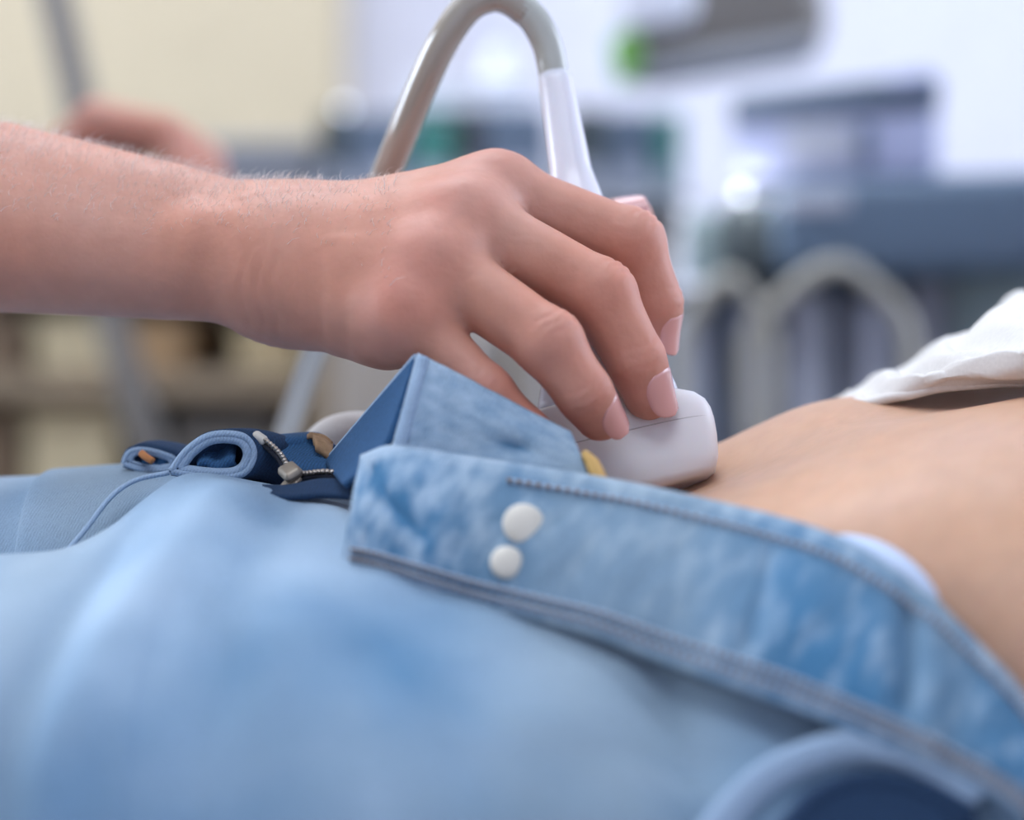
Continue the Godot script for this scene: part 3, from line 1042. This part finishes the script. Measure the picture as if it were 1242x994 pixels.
	var wrinkle := func(u: float, v: float):
		var d := 0.7 * sin(v * PI)
		d -= 0.55 * exp(-pow((u - 0.03 - 0.13 * v * v - 0.05 * v) / 0.022, 2.0)) * smoothstep(0.0, 0.2, v) * smoothstep(0.75, 0.5, v)
		d -= 0.30 * exp(-pow((u - 0.50 - 0.03 * v) / 0.012, 2.0)) * smoothstep(0.1, 0.3, v) * smoothstep(0.9, 0.7, v)
		d -= 0.55 * exp(-pow((u - 0.665 - 0.07 * v) / 0.018, 2.0)) * smoothstep(0.05, 0.2, v) * smoothstep(0.9, 0.7, v)
		d += 0.25 * exp(-pow((u - 0.70 - 0.07 * v) / 0.02, 2.0))
		d += 0.22 * noise.get_noise_2d(u * 500.0, v * 50.0) * sin(v * PI)
		return Vector3(0, 0.3, 0.95) * d * 0.6
	var rows := between(t0, t1, 190, 26, wrinkle)
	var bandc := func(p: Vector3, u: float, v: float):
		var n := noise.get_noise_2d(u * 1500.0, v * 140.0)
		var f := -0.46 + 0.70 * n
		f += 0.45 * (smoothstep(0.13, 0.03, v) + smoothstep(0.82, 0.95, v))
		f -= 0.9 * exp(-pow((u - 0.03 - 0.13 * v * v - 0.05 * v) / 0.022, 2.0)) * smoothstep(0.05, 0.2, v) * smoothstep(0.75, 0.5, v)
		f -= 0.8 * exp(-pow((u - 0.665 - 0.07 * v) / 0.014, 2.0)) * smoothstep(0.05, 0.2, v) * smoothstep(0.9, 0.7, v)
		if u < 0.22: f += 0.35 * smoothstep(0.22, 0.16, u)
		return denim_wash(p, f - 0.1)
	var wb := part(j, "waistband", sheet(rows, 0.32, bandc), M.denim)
	wb.set_meta("label", "folded waistband, darker blue with wrinkles")
	# raised seams with brown thread along both edges
	for e in [[0.13, 0.20, 1.0], [0.86, 0.02, 0.98], [0.93, 0.02, 0.98]]:
		var line := []
		for i in range(int(e[1] * 190), int(e[2] * 190) + 1):
			line.append(lerp_row(rows, i, e[0]))
		part(wb, "seam", tube(line, 0.0011, 6), M.denim_edge)
		var st_ := []
		for i in range(0, line.size() - 2, 2):
			var a: Vector3 = line[i] + Vector3(0, 0.0005, 0.0013)
			var b: Vector3 = line[i].lerp(line[i + 1], 0.9) + Vector3(0, 0.0005, 0.0013)
			st_.append(rings(tube_rings([a, a.lerp(b, 0.5) + Vector3(0, 0, 0.0003), b], [0.0005, 0.0007, 0.0005], 6)))
		part(wb, "stitching", joined(st_), M.thread).set_meta("kind", "stuff")
	# bright bulge of folded cloth over the hip end of the band
	var bl := []
	for p in [[1000, 652, 9.0], [1025, 658, 9.3], [1060, 672, 9.8], [1095, 694, 10.4], [1125, 722, 10.9], [1140, 742, 11.1]]: bl.append(at(p[0], p[1], p[2]))
	part(j, "lining_fold", tube(spline(bl, 24), tapered(25, 0.0048), 14, 0.8), M.pale_lining)
	# two metal studs
	for p in [[636, 637], [612, 686]]:
		var best := Vector3.ZERO
		var bd := 1e9
		var want := Vector2(p[0], p[1])
		for r in rows:
			for q in r:
				var kx: float = FOC / (DIST - q.z * 100.0)
				var s := Vector2(621.0 + kx * q.x * 100.0, 400.0 - kx * (q.y * 100.0 - EYE))
				if s.distance_to(want) < bd:
					bd = s.distance_to(want)
					best = q
		var big: float = 0.58 if p[1] < 650 else 0.46
		var rs := []
		for lv in [[0.0, 1.0], [0.08, 1.0], [0.14, 0.9], [0.18, 0.7], [0.20, 0.4], [0.205, 0.2]]:
			rs.append(circle(0, big * lv[1], lv[0]))
		var b := part(j, "stud", rings_mesh(rs), M.pearl, best + Vector3(0, 0.0006, 0.0017), Vector3(1.15, 0, -0.12))
		b.set_meta("label", "round silvery metal stud")
	# upright end of the waistband with its buttonhole
	var q0 := []
	for p in [[506, 430, 3.5], [560, 459, 3.5], [630, 497, 3.6], [690, 529, 3.8]]: q0.append(at(p[0], p[1], p[2]))
	var q1 := []
	for p in [[474, 552, 4.3], [545, 568, 4.5], [640, 582, 4.8], [722, 590, 5.2]]: q1.append(at(p[0], p[1], p[2]))
	var tabw := func(u: float, v: float): return Vector3(0, 0, 0.25 * sin(v * PI) + 0.08 * noise.get_noise_2d(u * 90.0, v * 80.0) - 0.25 * exp(-pow((u - 0.62 - 0.2 * (0.6 - v)) / 0.10, 2.0) - pow((v - 0.6) / 0.14, 2.0)))
	var trow := between(q0, q1, 50, 28, tabw)
	var tabc := func(p: Vector3, u: float, v: float):
		var f := 0.10 + 0.35 * noise.get_noise_2d(u * 300.0, v * 260.0)
		f += 0.35 * smoothstep(0.10, 0.03, u) - 0.25 * smoothstep(0.9, 1.0, u)
		f -= 0.7 * exp(-pow((u - 0.62 - 0.2 * (0.6 - v)) / 0.07, 2.0) - pow((v - 0.6) / 0.13, 2.0))
		f -= 0.45 * smoothstep(0.85, 0.95, v)
		return denim_wash(p, f)
	var tb := part(j, "waistband_tab", sheet(trow, 0.35, tabc), M.denim)
	var ed := []
	for i in trow[0].size(): ed.append(trow[2][i] + Vector3(0, 0, 0.0012))
	part(tb, "seam", tube(ed, 0.0022, 8, 0.7), M.denim_edge)
	part(tb, "bartack", tube([at(708, 548, 4.9), at(718, 560, 5.0), at(726, 578, 5.3), at(730, 596, 5.7)], [0.0015, 0.003, 0.0034, 0.002], 10, 0.6), M.ochre).set_meta("label", "ochre stitched bar")
	# left-facing side of the flap, the inside of the fly
	var f0 := []
	for p in [[395, 562, 0.2], [428, 523, 1.0], [463, 482, 2.0], [505, 433, 3.4]]: f0.append(at(p[0], p[1], p[2]))
	var f1 := []
	for p in [[418, 590, 3.6], [440, 572, 4.1], [470, 540, 4.3], [500, 455, 3.6]]: f1.append(at(p[0], p[1], p[2]))
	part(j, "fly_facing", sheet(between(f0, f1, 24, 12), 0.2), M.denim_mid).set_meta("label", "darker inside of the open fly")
	var fe := spline(f0, 24)
	part(j, "hem", tube(fe, 0.0012, 8), M.denim_edge)
	# far side of the open fly, with a leather-brown patch
	f0 = []
	for p in [[318, 533, -0.4], [350, 529, -0.9], [385, 528, -1.2], [402, 540, -1.0]]: f0.append(at(p[0], p[1], p[2]))
	f1 = []
	for p in [[345, 578, 0.6], [370, 582, 0.8], [395, 582, 0.8], [425, 586, 0.8]]: f1.append(at(p[0], p[1], p[2]))
	var pl := func(_u: float, v: float): return Vector3(0, 0.25 * sin(v * PI), 0.2 * sin(v * PI * 3.0))
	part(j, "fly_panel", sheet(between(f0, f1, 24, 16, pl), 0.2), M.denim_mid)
	f0 = []
	for p in [[372, 530, -0.6], [390, 531, -0.5], [402, 540, -0.4]]: f0.append(at(p[0], p[1], p[2]))
	f1 = []
	for p in [[384, 546, 0.3], [394, 552, 0.3], [402, 560, 0.3]]: f1.append(at(p[0], p[1], p[2]))
	part(j, "patch", sheet(between(f0, f1, 12, 10, pl), 0.15), M.leather).set_meta("label", "small brown patch")
	f0 = []
	for p in [[340, 572, -4.2], [385, 550, -4.0], [425, 540, -3.8], [475, 542, -3.6], [530, 575, -3.5]]: f0.append(at(p[0], p[1], p[2]))
	part(me, "undergarment", tube(spline(f0, 24), tapered(25, 0.011), 14), M.shirt).set_meta("label", "white cloth beyond the open fly")
	# turned loops of cloth at the bottom of the fly
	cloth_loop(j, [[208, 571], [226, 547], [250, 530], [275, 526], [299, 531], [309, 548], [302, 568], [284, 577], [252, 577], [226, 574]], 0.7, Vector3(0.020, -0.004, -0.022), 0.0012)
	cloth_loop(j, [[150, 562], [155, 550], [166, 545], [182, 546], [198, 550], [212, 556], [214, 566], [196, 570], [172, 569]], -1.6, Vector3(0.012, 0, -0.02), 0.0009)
	part(j, "bartack", tube([at(171, 549, -1.4), at(177, 554, -1.3), at(185, 559, -1.2)], 0.0012, 8), mat(Color(0.72, 0.48, 0.30), 0.9)).set_meta("label", "orange stitched bar")
	# zip
	var tape := []
	for p in [[306, 530, 0.2], [325, 541, 0.5], [341, 556, 0.8], [352, 573, 1.1], [368, 579, 1.3], [392, 577, 1.6], [420, 579, 1.9]]: tape.append(at(p[0], p[1], p[2]))
	var tl := spline(tape, 60)
	var zt := part(j, "zip_tape", tube(tl, 0.0022, 8, 0.5), M.tape)
	var teeth := []
	for i in range(2, 60, 2):
		var p: Vector3 = tl[i] + Vector3(0, 0.0014, 0.0016)
		teeth.append(rings(tube_rings([p + Vector3(-0.0004, 0, -0.0012), p, p + Vector3(0.0004, 0.0002, 0.0012)], [0.0005, 0.00095, 0.0005], 6)))
	part(zt, "zip_teeth", joined(teeth), M.brass).set_meta("kind", "stuff")
	var sl := part(j, "zip_slider", rbox(0.6, 0.35, 0.8, 0.16), M.worn, at(352, 572, 1.5), Vector3(0.3, 0.5, 0.5))
	part(sl, "pull", rbox(1.1, 0.12, 0.45, 0.05), M.worn, Vector3(-0.004, -0.0025, 0.003), Vector3(0.2, 0.3, 0.2))
	part(j, "zip_stop", rbox(0.5, 0.3, 0.4, 0.12), M.pearl, at(315, 531, 0.5), Vector3(0, 0, -0.6))
	# dark layer of denim below the zip
	f0 = []
	for p in [[318, 590, 1.8], [350, 590, 1.8], [390, 582, 2.0], [430, 584, 2.6]]: f0.append(at(p[0], p[1], p[2]))
	f1 = []
	for p in [[322, 600, 2.9], [350, 604, 2.9], [390, 602, 2.9], [430, 604, 3.3]]: f1.append(at(p[0], p[1], p[2]))
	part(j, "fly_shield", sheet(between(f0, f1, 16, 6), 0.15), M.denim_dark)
	# front pocket at the hip
	var pk := []
	for p in [[850, 1030, 14.5], [885, 985, 14.0], [930, 943, 13.6], [985, 917, 13.3], [1040, 905, 13.2], [1095, 913, 13.5], [1145, 935, 13.9], [1190, 965, 14.3]]: pk.append(at(p[0], p[1], p[2]))
	part(j, "pocket_hem", tube(spline(pk, 40), 0.0042, 12, 0.55, Vector3.BACK), M.denim_edge)
	var pk2 := []
	for p in [[930, 1040, 14.9], [955, 1000, 14.5], [985, 968, 14.1], [1020, 950, 13.9], [1060, 945, 13.8], [1100, 950, 13.9], [1140, 965, 14.1], [1180, 985, 14.4]]: pk2.append(at(p[0], p[1], p[2]))
	part(j, "pocket_seam", tube(spline(pk2, 40), 0.0022, 10), M.denim_dark)
	var pk3 := []
	for p in [[960, 1080, 15.0], [990, 1060, 14.8], [1020, 1040, 14.6], [1060, 1030, 14.5], [1100, 1030, 14.5], [1140, 1035, 14.5], [1180, 1040, 14.5], [1210, 1050, 14.6]]: pk3.append(at(p[0], p[1], p[2]))
	part(j, "pocket_facing", sheet(between(pk2, pk3, 24, 8), 0.15), M.denim_dark)

func tapered(n: int, r: float) -> Array:
	var out := []
	for i in n: out.append(r * maxf(0.12, sin(PI * (i + 0.5) / n)))
	return out

func lerp_row(rows: Array, i: int, v: float) -> Vector3:
	var f: float = v * (rows[i].size() - 1)
	var k := int(f)
	return rows[i][k].lerp(rows[i][k + 1], f - k) + Vector3(0, 0.0005, 0.0018)

func cloth_loop(j: Node, path: Array, z: float, back: Vector3, r: float) -> void:
	var pts := []
	for p in path: pts.append(at(p[0], p[1], z))
	pts.append(pts[0])
	var ring := spline(pts, 60)
	var rows := []
	for p in ring:
		var row := []
		for s in 9:
			var t := s / 8.0
			row.append(p + back * t + Vector3(0, 0.0012 * sin(t * 5.0), 0))
		rows.append(row)
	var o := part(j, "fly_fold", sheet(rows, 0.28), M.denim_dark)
	o.set_meta("label", "turned loop of dark denim with pale edge")
	part(o, "edge", tube(ring, r, 10), M.denim_edge)
	var inner := []
	var mid := Vector3.ZERO
	for p in ring: mid += p / ring.size()
	for p in ring: inner.append(mid + (p - mid) * 0.82 + Vector3(0, 0, -0.0006))
	part(o, "edge", tube(inner, r * 1.35, 10), M.denim_edge)
	# cloth crumpled inside the loop
	rows = []
	for i in 13:
		var row := []
		for s in 9:
			var t := i / 12.0
			var q: Vector3 = inner[8 + i].lerp(inner[52 - i], s / 8.0)
			row.append(q + Vector3(0, 0.001 * sin(t * 9.0), -0.004 - 0.004 * sin(s / 8.0 * PI * 2.0)))
		rows.append(row)
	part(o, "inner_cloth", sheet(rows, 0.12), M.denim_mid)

func shirt(me: Node) -> void:
	var e0 := []
	var ctrl := []
	for s in [
		[[1010, 494, -11.0], [1018, 490, -7.0], [1026, 488, -4.5], [1045, 486, -3.0], [1100, 477, -1.6], [1180, 468, -0.2], [1280, 464, 2.0], [1330, 520, 9.0], [1350, 700, 13.0]],
		[[1050, 470, -11.0], [1060, 465, -7.0], [1068, 462, -4.5], [1090, 460, -2.6], [1130, 456, -0.8], [1200, 448, 1.2], [1300, 446, 4.0], [1370, 510, 9.6], [1400, 700, 13.6]],
		[[1110, 440, -11.0], [1120, 432, -7.0], [1130, 430, -4.0], [1150, 432, -2.0], [1185, 434, 0.0], [1240, 428, 2.0], [1330, 430, 5.0], [1420, 510, 10.0], [1450, 700, 14.2]],
		[[1190, 395, -11.0], [1200, 386, -7.0], [1210, 384, -4.0], [1235, 386, -2.0], [1275, 390, 0.0], [1330, 392, 2.0], [1420, 405, 5.0], [1520, 500, 10.0], [1560, 700, 14.6]],
		[[1280, 350, -11.0], [1300, 338, -7.0], [1320, 336, -4.0], [1350, 340, -2.0], [1400, 350, 0.0], [1460, 360, 2.0], [1550, 385, 5.0], [1650, 490, 10.0], [1700, 700, 15.0]],
		[[1600, 345, -11.0], [1640, 330, -7.0], [1680, 326, -4.0], [1720, 330, -2.0], [1780, 345, 0.0], [1850, 360, 2.0], [1960, 390, 5.0], [2100, 500, 10.0], [2200, 720, 15.0]]]:
		var r := []
		for p in s: r.append(at(p[0], p[1], p[2]))
		ctrl.append(r)
	var rows := loft(ctrl, 90, 70)
	for i in rows.size():
		for k in rows[i].size():
			var u := float(i) / rows.size()
			var v: float = float(k) / float(rows[i].size())
			rows[i][k] += Vector3(0.3, 1, 0.2) * (0.0022 * sin(u * 30.0 + v * 9.0 + 2.0 * noise.get_noise_2d(u * 200.0, v * 200.0)) * smoothstep(0.02, 0.2, u) + 0.003 * noise.get_noise_2d(u * 150.0 + 40.0, v * 120.0))
	var o := part(me, "shirt", sheet(rows, 0.18), M.shirt)
	o.set_meta("label", "white shirt pushed up over the ribs")
	part(o, "hem", tube(rows[0], 0.0016, 8), M.shirt)

# ---------------------------------------------------------------- furniture and instruments behind
func couch() -> void:
	var o := thing("exam_couch", "padded grey examination couch under the lying person", "couch", cm(0, -85, 0))
	part(o, "mattress", rbox(190, 9, 62, 3), M.slate, Vector3(0, 0.60, 0))
	part(o, "frame", rbox(184, 5, 54, 1), M.white, Vector3(0, 0.53, 0))
	for s in [[-1, -1], [-1, 1], [1, -1], [1, 1]]:
		part(o, "leg", rbox(5, 51, 5, 1), M.white, Vector3(s[0] * 0.84, 0.255, s[1] * 0.22))
	var s := thing("couch_sheet", "white paper sheet spread over the couch", "sheet", cm(0, -20.0, 0))
	var rows := []
	for i in 61:
		var row := []
		for k in 41:
			var x := -92.0 + 184.0 * i / 60.0
			var z := -30.0 + 60.0 * k / 40.0
			row.append(Vector3(x, 0.45 + 0.15 * noise.get_noise_2d(x * 6.0, z * 6.0), z) * 0.01)
		rows.append(row)
	part(s, "sheet", sheet(rows, 0.12), M.sheet)

# a rounded block that spans the given window on the plane z, reaching back by deep
func slab(parent: Node3D, called: String, x0: float, y0: float, x1: float, y1: float, z: float, deep: float, m: Material, r := 0.5, lean := Vector3.ZERO) -> MeshInstance3D:
	var a := at(x0, y1, z) * 100.0
	var b := at(x1, y0, z) * 100.0
	var c := (a + b) * 0.005 + Vector3(0, 0, -deep * 0.005)
	return part(parent, called, rbox(b.x - a.x, b.y - a.y, deep, r), m, c - parent.position, lean)

func foot(x: float, y: float, z: float) -> Vector3:
	return at(x, y, z)

func counter() -> void:
	var z := -100.0
	var o := thing("counter", "brown wooden counter with open shelves behind the couch", "counter", cm(-30, -85, z - 25))
	slab(o, "worktop", -420, 236, 846, 262, z, 52, M.grey, 0.8)
	var top := at(0, 262, z).y * 100.0
	for x in [-115, -58, -14.5, 13.5]:
		part(o, "upright", rbox(3, top, 48, 0.4), M.wood, cm(x, top * 0.5 - EYE, z - 25) - o.position)
	for s in [[-86.5, 54], [-36.2, 40.5], [-0.5, 25]]:
		for y in [452, 620, 800]:
			part(o, "shelf_board", rbox(s[1], 2.2, 46, 0.4), M.wood, Vector3(s[0] * 0.01, at(0, y, z).y - 0.011, (z - 25.2) * 0.01) - o.position)
	for x in [-7.0, 6.5]:
		var dr := part(o, "door", rbox(13.2, 62, 1.6, 0.4), M.door, cm(x, top - 34 - EYE, z + 1.0) - o.position)
		part(dr, "handle", rbox(0.8, 9, 1.0, 0.3), M.steel, Vector3(-0.04 * signf(x), 0.2, 0.013))
	part(o, "back_panel", rbox(128, top - 4, 1.5, 0.3), M.wood_dark, cm(-51, (top - 4) * 0.5 - EYE + 2, z - 49) - o.position)
	for s in [
		["storage_box", 36, 384, 128, 443, M.board, "cream storage box on the upper shelf under the forearm"],
		["storage_box", 150, 388, 222, 445, M.board_tan, "tan storage box beside the cream one on the upper shelf"],
		["storage_box", 282, 392, 362, 436, M.cream, "pale storage box below the wrist"],
		["storage_box", -60, 380, 22, 446, M.wood_dark, "dark brown storage box at the edge of the upper shelf"],
		["storage_box", 26, 492, 134, 606, M.board, "large tan box on the lower shelf"],
		["storage_box", -90, 498, 12, 606, M.wood_dark, "dark brown box beside the large tan box"],
		["storage_box", 210, 500, 330, 606, M.taupe, "low taupe box on the lower shelf behind the jeans"]]:
		var w: float = (s[3] - s[1]) / 15.6
		var zz := z - 3.0
		var lift := 3.0 if s[0] != "" else 0.0
		var b := thing(s[0], s[6], "box", foot((s[1] + s[3]) * 0.5, 452, zz) + Vector3(0, 0, -0.16))
		b.position.y = at(0, 452 if s[4] < 460 else 620, z).y
		var h: float = (at(0, s[2], zz).y - b.position.y) * 100.0
		b.position.y += 0.0005
		part(b, "body", rbox(w, h * 0.8, 28, 0.5), s[5], Vector3(0, h * 0.004, 0))
		part(b, "lid", rbox(w + 0.8, h * 0.2, 29, 0.5), s[5], Vector3(0, h * 0.009, 0))

func standing(called: String, label: String, category: String, x0: float, y0: float, x1: float, z: float, deep: float, body: Material, group := "") -> Node3D:
	var base := foot((x0 + x1) * 0.5, 236, z) + Vector3(0, 0, -deep * 0.005)
	base.y = at(0, 236, -100.0).y + 0.0005
	var o := thing(called, label, category, base, 0.0, group)
	var k := FOC / (DIST - z)
	var w := (x1 - x0) / k
	var h := (at(0, y0, z).y - base.y) * 100.0
	part(o, "cover", rbox(w, h, deep, 0.35), body, Vector3(0, h * 0.005, 0))
	part(o, "spine_label", rbox(w * 0.62, h * 0.3, 0.2, 0.05), M.grey_light if body != M.grey else M.white, Vector3(0, h * 0.002, deep * 0.005))
	return o

func counter_top() -> void:
	var z := -102.0
	standing("binder", "dark slate binder under the small lamp at the end of the row", "binder", 386, 134, 424, z, 24, M.slate_dark, "binders on the counter")
	standing("binder", "grey binder between the dark slate and the teal binder", "binder", 426, 138, 496, z, 24, M.slate, "binders on the counter")
	standing("binder", "bright teal binder seen left of the probe handle", "binder", 499, 142, 552, z, 24, M.teal, "binders on the counter")
	standing("binder", "thin black binder beside the teal one", "binder", 557, 138, 584, z, 24, M.black, "binders on the counter")
	standing("binder", "wide grey binder behind the probe handle", "binder", 587, 132, 668, z, 24, M.slate, "binders on the counter")
	standing("binder", "black binder just past the probe handle", "binder", 690, 130, 736, z, 24, M.slate_dark, "binders on the counter")
	standing("binder", "slate grey binder beside the last teal binder", "binder", 738, 134, 792, z, 24, M.slate, "binders on the counter")
	standing("binder", "narrow dark teal binder at the end near the white wall", "binder", 795, 136, 828, z, 24, M.teal, "binders on the counter")
	var c := thing("instrument_case", "long low grey case lying on the counter above the forearm", "case", Vector3(at(290, 236, z).x, at(0, 236, -100.0).y + 0.0005, z * 0.01 - 0.10))
	part(c, "body", rbox(11.5, 3.2, 20, 0.6), M.grey, Vector3(0, 0.016, 0))
	part(c, "lid", rbox(11.9, 1.3, 20.4, 0.5), M.grey, Vector3(0, 0.0375, 0))
	# white things on top of the binders
	var b := thing("paper_box", "white flat box lying on the binders behind the cable", "box", Vector3(at(560, 0, z).x, at(0, 131, z).y + 0.001, z * 0.01 - 0.12))
	part(b, "body", rbox(9.8, 1.6, 18, 0.4), M.white, Vector3(0.004, 0.008, 0))
	part(b, "lid", rbox(10.2, 0.9, 18.4, 0.3), M.white, Vector3(0.004, 0.0205, 0))
	var t := thing("white_bottle", "tall white bottle standing inside the arch of the cable", "bottle", Vector3(at(604, 0, z).x, at(0, 131, z).y + 0.026, z * 0.01 - 0.10))
	part(t, "body", rings_mesh([circle(0, 0.9, 0), circle(0, 1.1, 0.2), circle(0, 1.1, 2.6), circle(0, 0.8, 3.1), circle(0, 0.5, 3.4)]), M.white)
	part(t, "cap", rings_mesh([circle(0, 0.6, 3.3), circle(0, 0.65, 3.5), circle(0, 0.6, 4.6), circle(0, 0.4, 4.8)]), M.lilac)
	# small lamp on the dark binder
	small_lamp("small white lamp on the dark slate binder", at(410, 134, z) + Vector3(0, 0.001, -0.06))
	# bottles between the binders and the console
	for s in [[832, 246, 812, "white plastic bottle beside the console", M.white], [846, 284, 838, "small bottle with a cream body close to the console post", M.cream]]:
		var x := at(s[0], 342, -72.0)
		x.y = at(0, 342, -69.0).y + 0.0003
		var bt := thing("bottle", s[3], "bottle", x, 0.0, "bottles by the console")
		var h: float = (at(0, s[1], -72.0).y - x.y) * 100.0
		part(bt, "body", rings_mesh([circle(0, 0.6, 0), circle(0, 0.75, 0.2), circle(0, 0.75, h * 0.6), circle(0, 0.5, h * 0.7), circle(0, 0.35, h * 0.75)]), s[4])
		part(bt, "cap", rings_mesh([circle(0, 0.4, h * 0.74), circle(0, 0.42, h * 0.78), circle(0, 0.42, h * 0.96), circle(0, 0.3, h)]), M.white)

func small_lamp(label: String, where: Vector3) -> void:
	var o := thing("indicator_lamp", label, "lamp", where)
	part(o, "base", rings_mesh([circle(0, 0.5, 0), circle(0, 0.5, 0.25), circle(0, 0.3, 0.4)]), M.steel)
	var bulb := SphereMesh.new()
	bulb.radius = 0.0030
	bulb.height = 0.0060
	bulb.radial_segments = 16
	bulb.rings = 8
	part(o, "lamp_bulb", bulb, M.glint, Vector3(0, 0.0068, 0))
	var l := OmniLight3D.new()
	l.name = "small_glow"
	l.light_energy = 0.002
	l.light_size = 0.003
	l.omni_range = 6.0
	l.omni_attenuation = 2.0
	l.shadow_enabled = true
	o.add_child(l)
	l.position = Vector3(0, 0.0068, 0)

func console() -> void:
	var z := -68.0
	var o := thing("ultrasound_machine", "blue-grey instrument console on a wheeled stand at the far side of the couch", "medical machine", cm(22, -85, z - 12))
	var yaw := -0.18
	slab(o, "post", 855, 256, 914, 345, z - 2, 14, M.grey_green, 0.8, Vector3(0, yaw, 0))
	slab(o, "screen_housing", 905, 240, 1010, 332, z, 18, M.slate_dark, 0.8, Vector3(0, yaw, 0))
	var m := slab(o, "body", 985, 210, 1330, 334, z + 3, 26, M.blue_grey, 1.2, Vector3(0, yaw, 0.02))
	part(m, "display_strip", rbox(4.2, 1.2, 0.4, 0.15), M.grey_light, Vector3(-0.060, 0.016, 0.131))
	slab(o, "side_panel", 1196, 322, 1340, 900, z - 3, 24, M.grey_green, 0.8, Vector3(0, yaw, 0))
	slab(o, "lower_panel", 812, 330, 1200, 900, z - 8, 18, M.slate, 0.8)
	slab(o, "bottle_tray", 800, 342, 862, 356, z - 1, 9, M.white, 0.4)
	slab(o, "door", 1106, 336, 1194, 700, z - 6, 2, M.grey_light, 0.6)
	for s in [[812, 862, 372], [890, 938, 366], [952, 1010, 350], [1030, 1092, 356]]:
		slab(o, "holder", s[0], s[2], s[1], 700, z - 5, 2.6, M.grey_light, 1.1)
	for s in [[826, 420, 884, 338, 934, 410], [908, 415, 1014, 322, 1102, 400]]:
		var pts := []
		pts.append(at(s[0], s[1] + 120, z + 4) - o.position)
		pts.append(at(s[0], s[1], z + 4) - o.position)
		pts.append(at(lerpf(s[0], s[2], 0.55), lerpf(s[1], s[3], 0.75), z + 4.6) - o.position)
		pts.append(at(s[2], s[3], z + 5) - o.position)
		pts.append(at(lerpf(s[4], s[2], 0.55), lerpf(s[5], s[3], 0.75), z + 4.6) - o.position)
		pts.append(at(s[4], s[5], z + 4) - o.position)
		pts.append(at(s[4], s[5] + 120, z + 4) - o.position)
		part(o, "hanging_cable", tube(spline(pts, 50), 0.0052, 12), M.beige)
	part(o, "base", rbox(36, 8, 28, 2), M.slate_dark, Vector3(0, 0.14, 0))
	for s in [[-1, -1], [-1, 1], [1, -1], [1, 1]]:
		part(o, "castor", tube([Vector3(s[0] * 0.17 - 0.015, 0.05, s[1] * 0.11), Vector3(s[0] * 0.17 + 0.015, 0.05, s[1] * 0.11)], 0.05, 16), M.black)
	part(o, "stand", rbox(34, 20, 24, 1), M.slate_dark, Vector3(0.02, 0.27, 0))
	# printer on the console
	var top := at(0, 218, z + 3).y
	var p := thing("printer", "lilac printer with a dark blue lid on top of the console", "printer", Vector3(at(1034, 0, z).x, top + 0.003, z * 0.01 - 0.06), yaw)
	part(p, "body", rbox(12.8, 4.0, 13, 0.7), M.lilac, Vector3(0, 0.020, 0))
	part(p, "lid", rbox(13.0, 2.1, 13.4, 0.7), M.slate, Vector3(0, 0.0485, 0), Vector3(0, 0, 0.10))
	part(p, "lid_corner", rbox(2.8, 1.2, 13.6, 0.5), M.lilac, Vector3(0.046, 0.060, 0), Vector3(0, 0, 0.10))
	part(p, "slot", rbox(0.9, 2.7, 0.4, 0.15), M.slate, Vector3(0.019, 0.020, 0.0655))
	part(p, "output_tray", rbox(4.2, 2.5, 0.4, 0.15), M.grey_light, Vector3(-0.010, 0.022, 0.0655))
	small_lamp("small white lamp glowing at the corner of the console", at(899, 246, z + 1))
	# grey device hanging above
	var g := thing("wall_monitor", "grey rounded monitor with bright green edge fixed above the printer", "monitor", cm(10, 20, -88))
	var tilt := Vector3(0, 0.15, 0.17)
	slab(g, "casing", 762, -120, 1006, 78, -84, 5, M.taupe, 3.0, tilt)
	slab(g, "edge_strip", 748, 34, 776, 98, -83, 4, M.green, 0.6, tilt)
	slab(g, "base_rail", 772, 52, 998, 88, -82.5, 4, M.grey, 1.4, tilt)
	slab(g, "white_tray", 744, -60, 846, 30, -79, 3, M.white, 1.6, tilt)
	part(g, "bracket", tube([at(880, -10, -88), at(840, -90, -140), at(820, -90, -199.5)], 0.015, 12), M.grey)
	# grey pole beyond the forearm
	var po := thing("drip_pole", "slanting grey pole at the cream wall beyond the forearm", "pole", cm(-20, -85, -84))
	var foot_ := po.position
	part(po, "pole", tube([at(205, 620, -84) - foot_, at(135, 390, -84) - foot_, at(92, 108, -84) - foot_, at(62, -20, -84) - foot_, at(20, -200, -84) - foot_], 0.012, 12), M.taupe)
	part(po, "stem", tube([Vector3(0, 0.06, 0), at(205, 620, -84) - foot_], 0.011, 12), M.taupe)
	for i in 4:
		var a := TAU * i / 4.0 + 0.4
		part(po, "foot", tube([Vector3(0, 0.06, 0), Vector3(cos(a) * 0.13, 0.02, sin(a) * 0.13)], 0.014, 8), M.black)

func _ready() -> void:
	rng.seed = 11
	noise.seed = 4
	noise.frequency = 0.02
	noise.fractal_octaves = 3
	make_materials()
	set_view()
	room()
	patient()
	examiner()
	probe()
	couch()
	counter()
	counter_top()
	console()
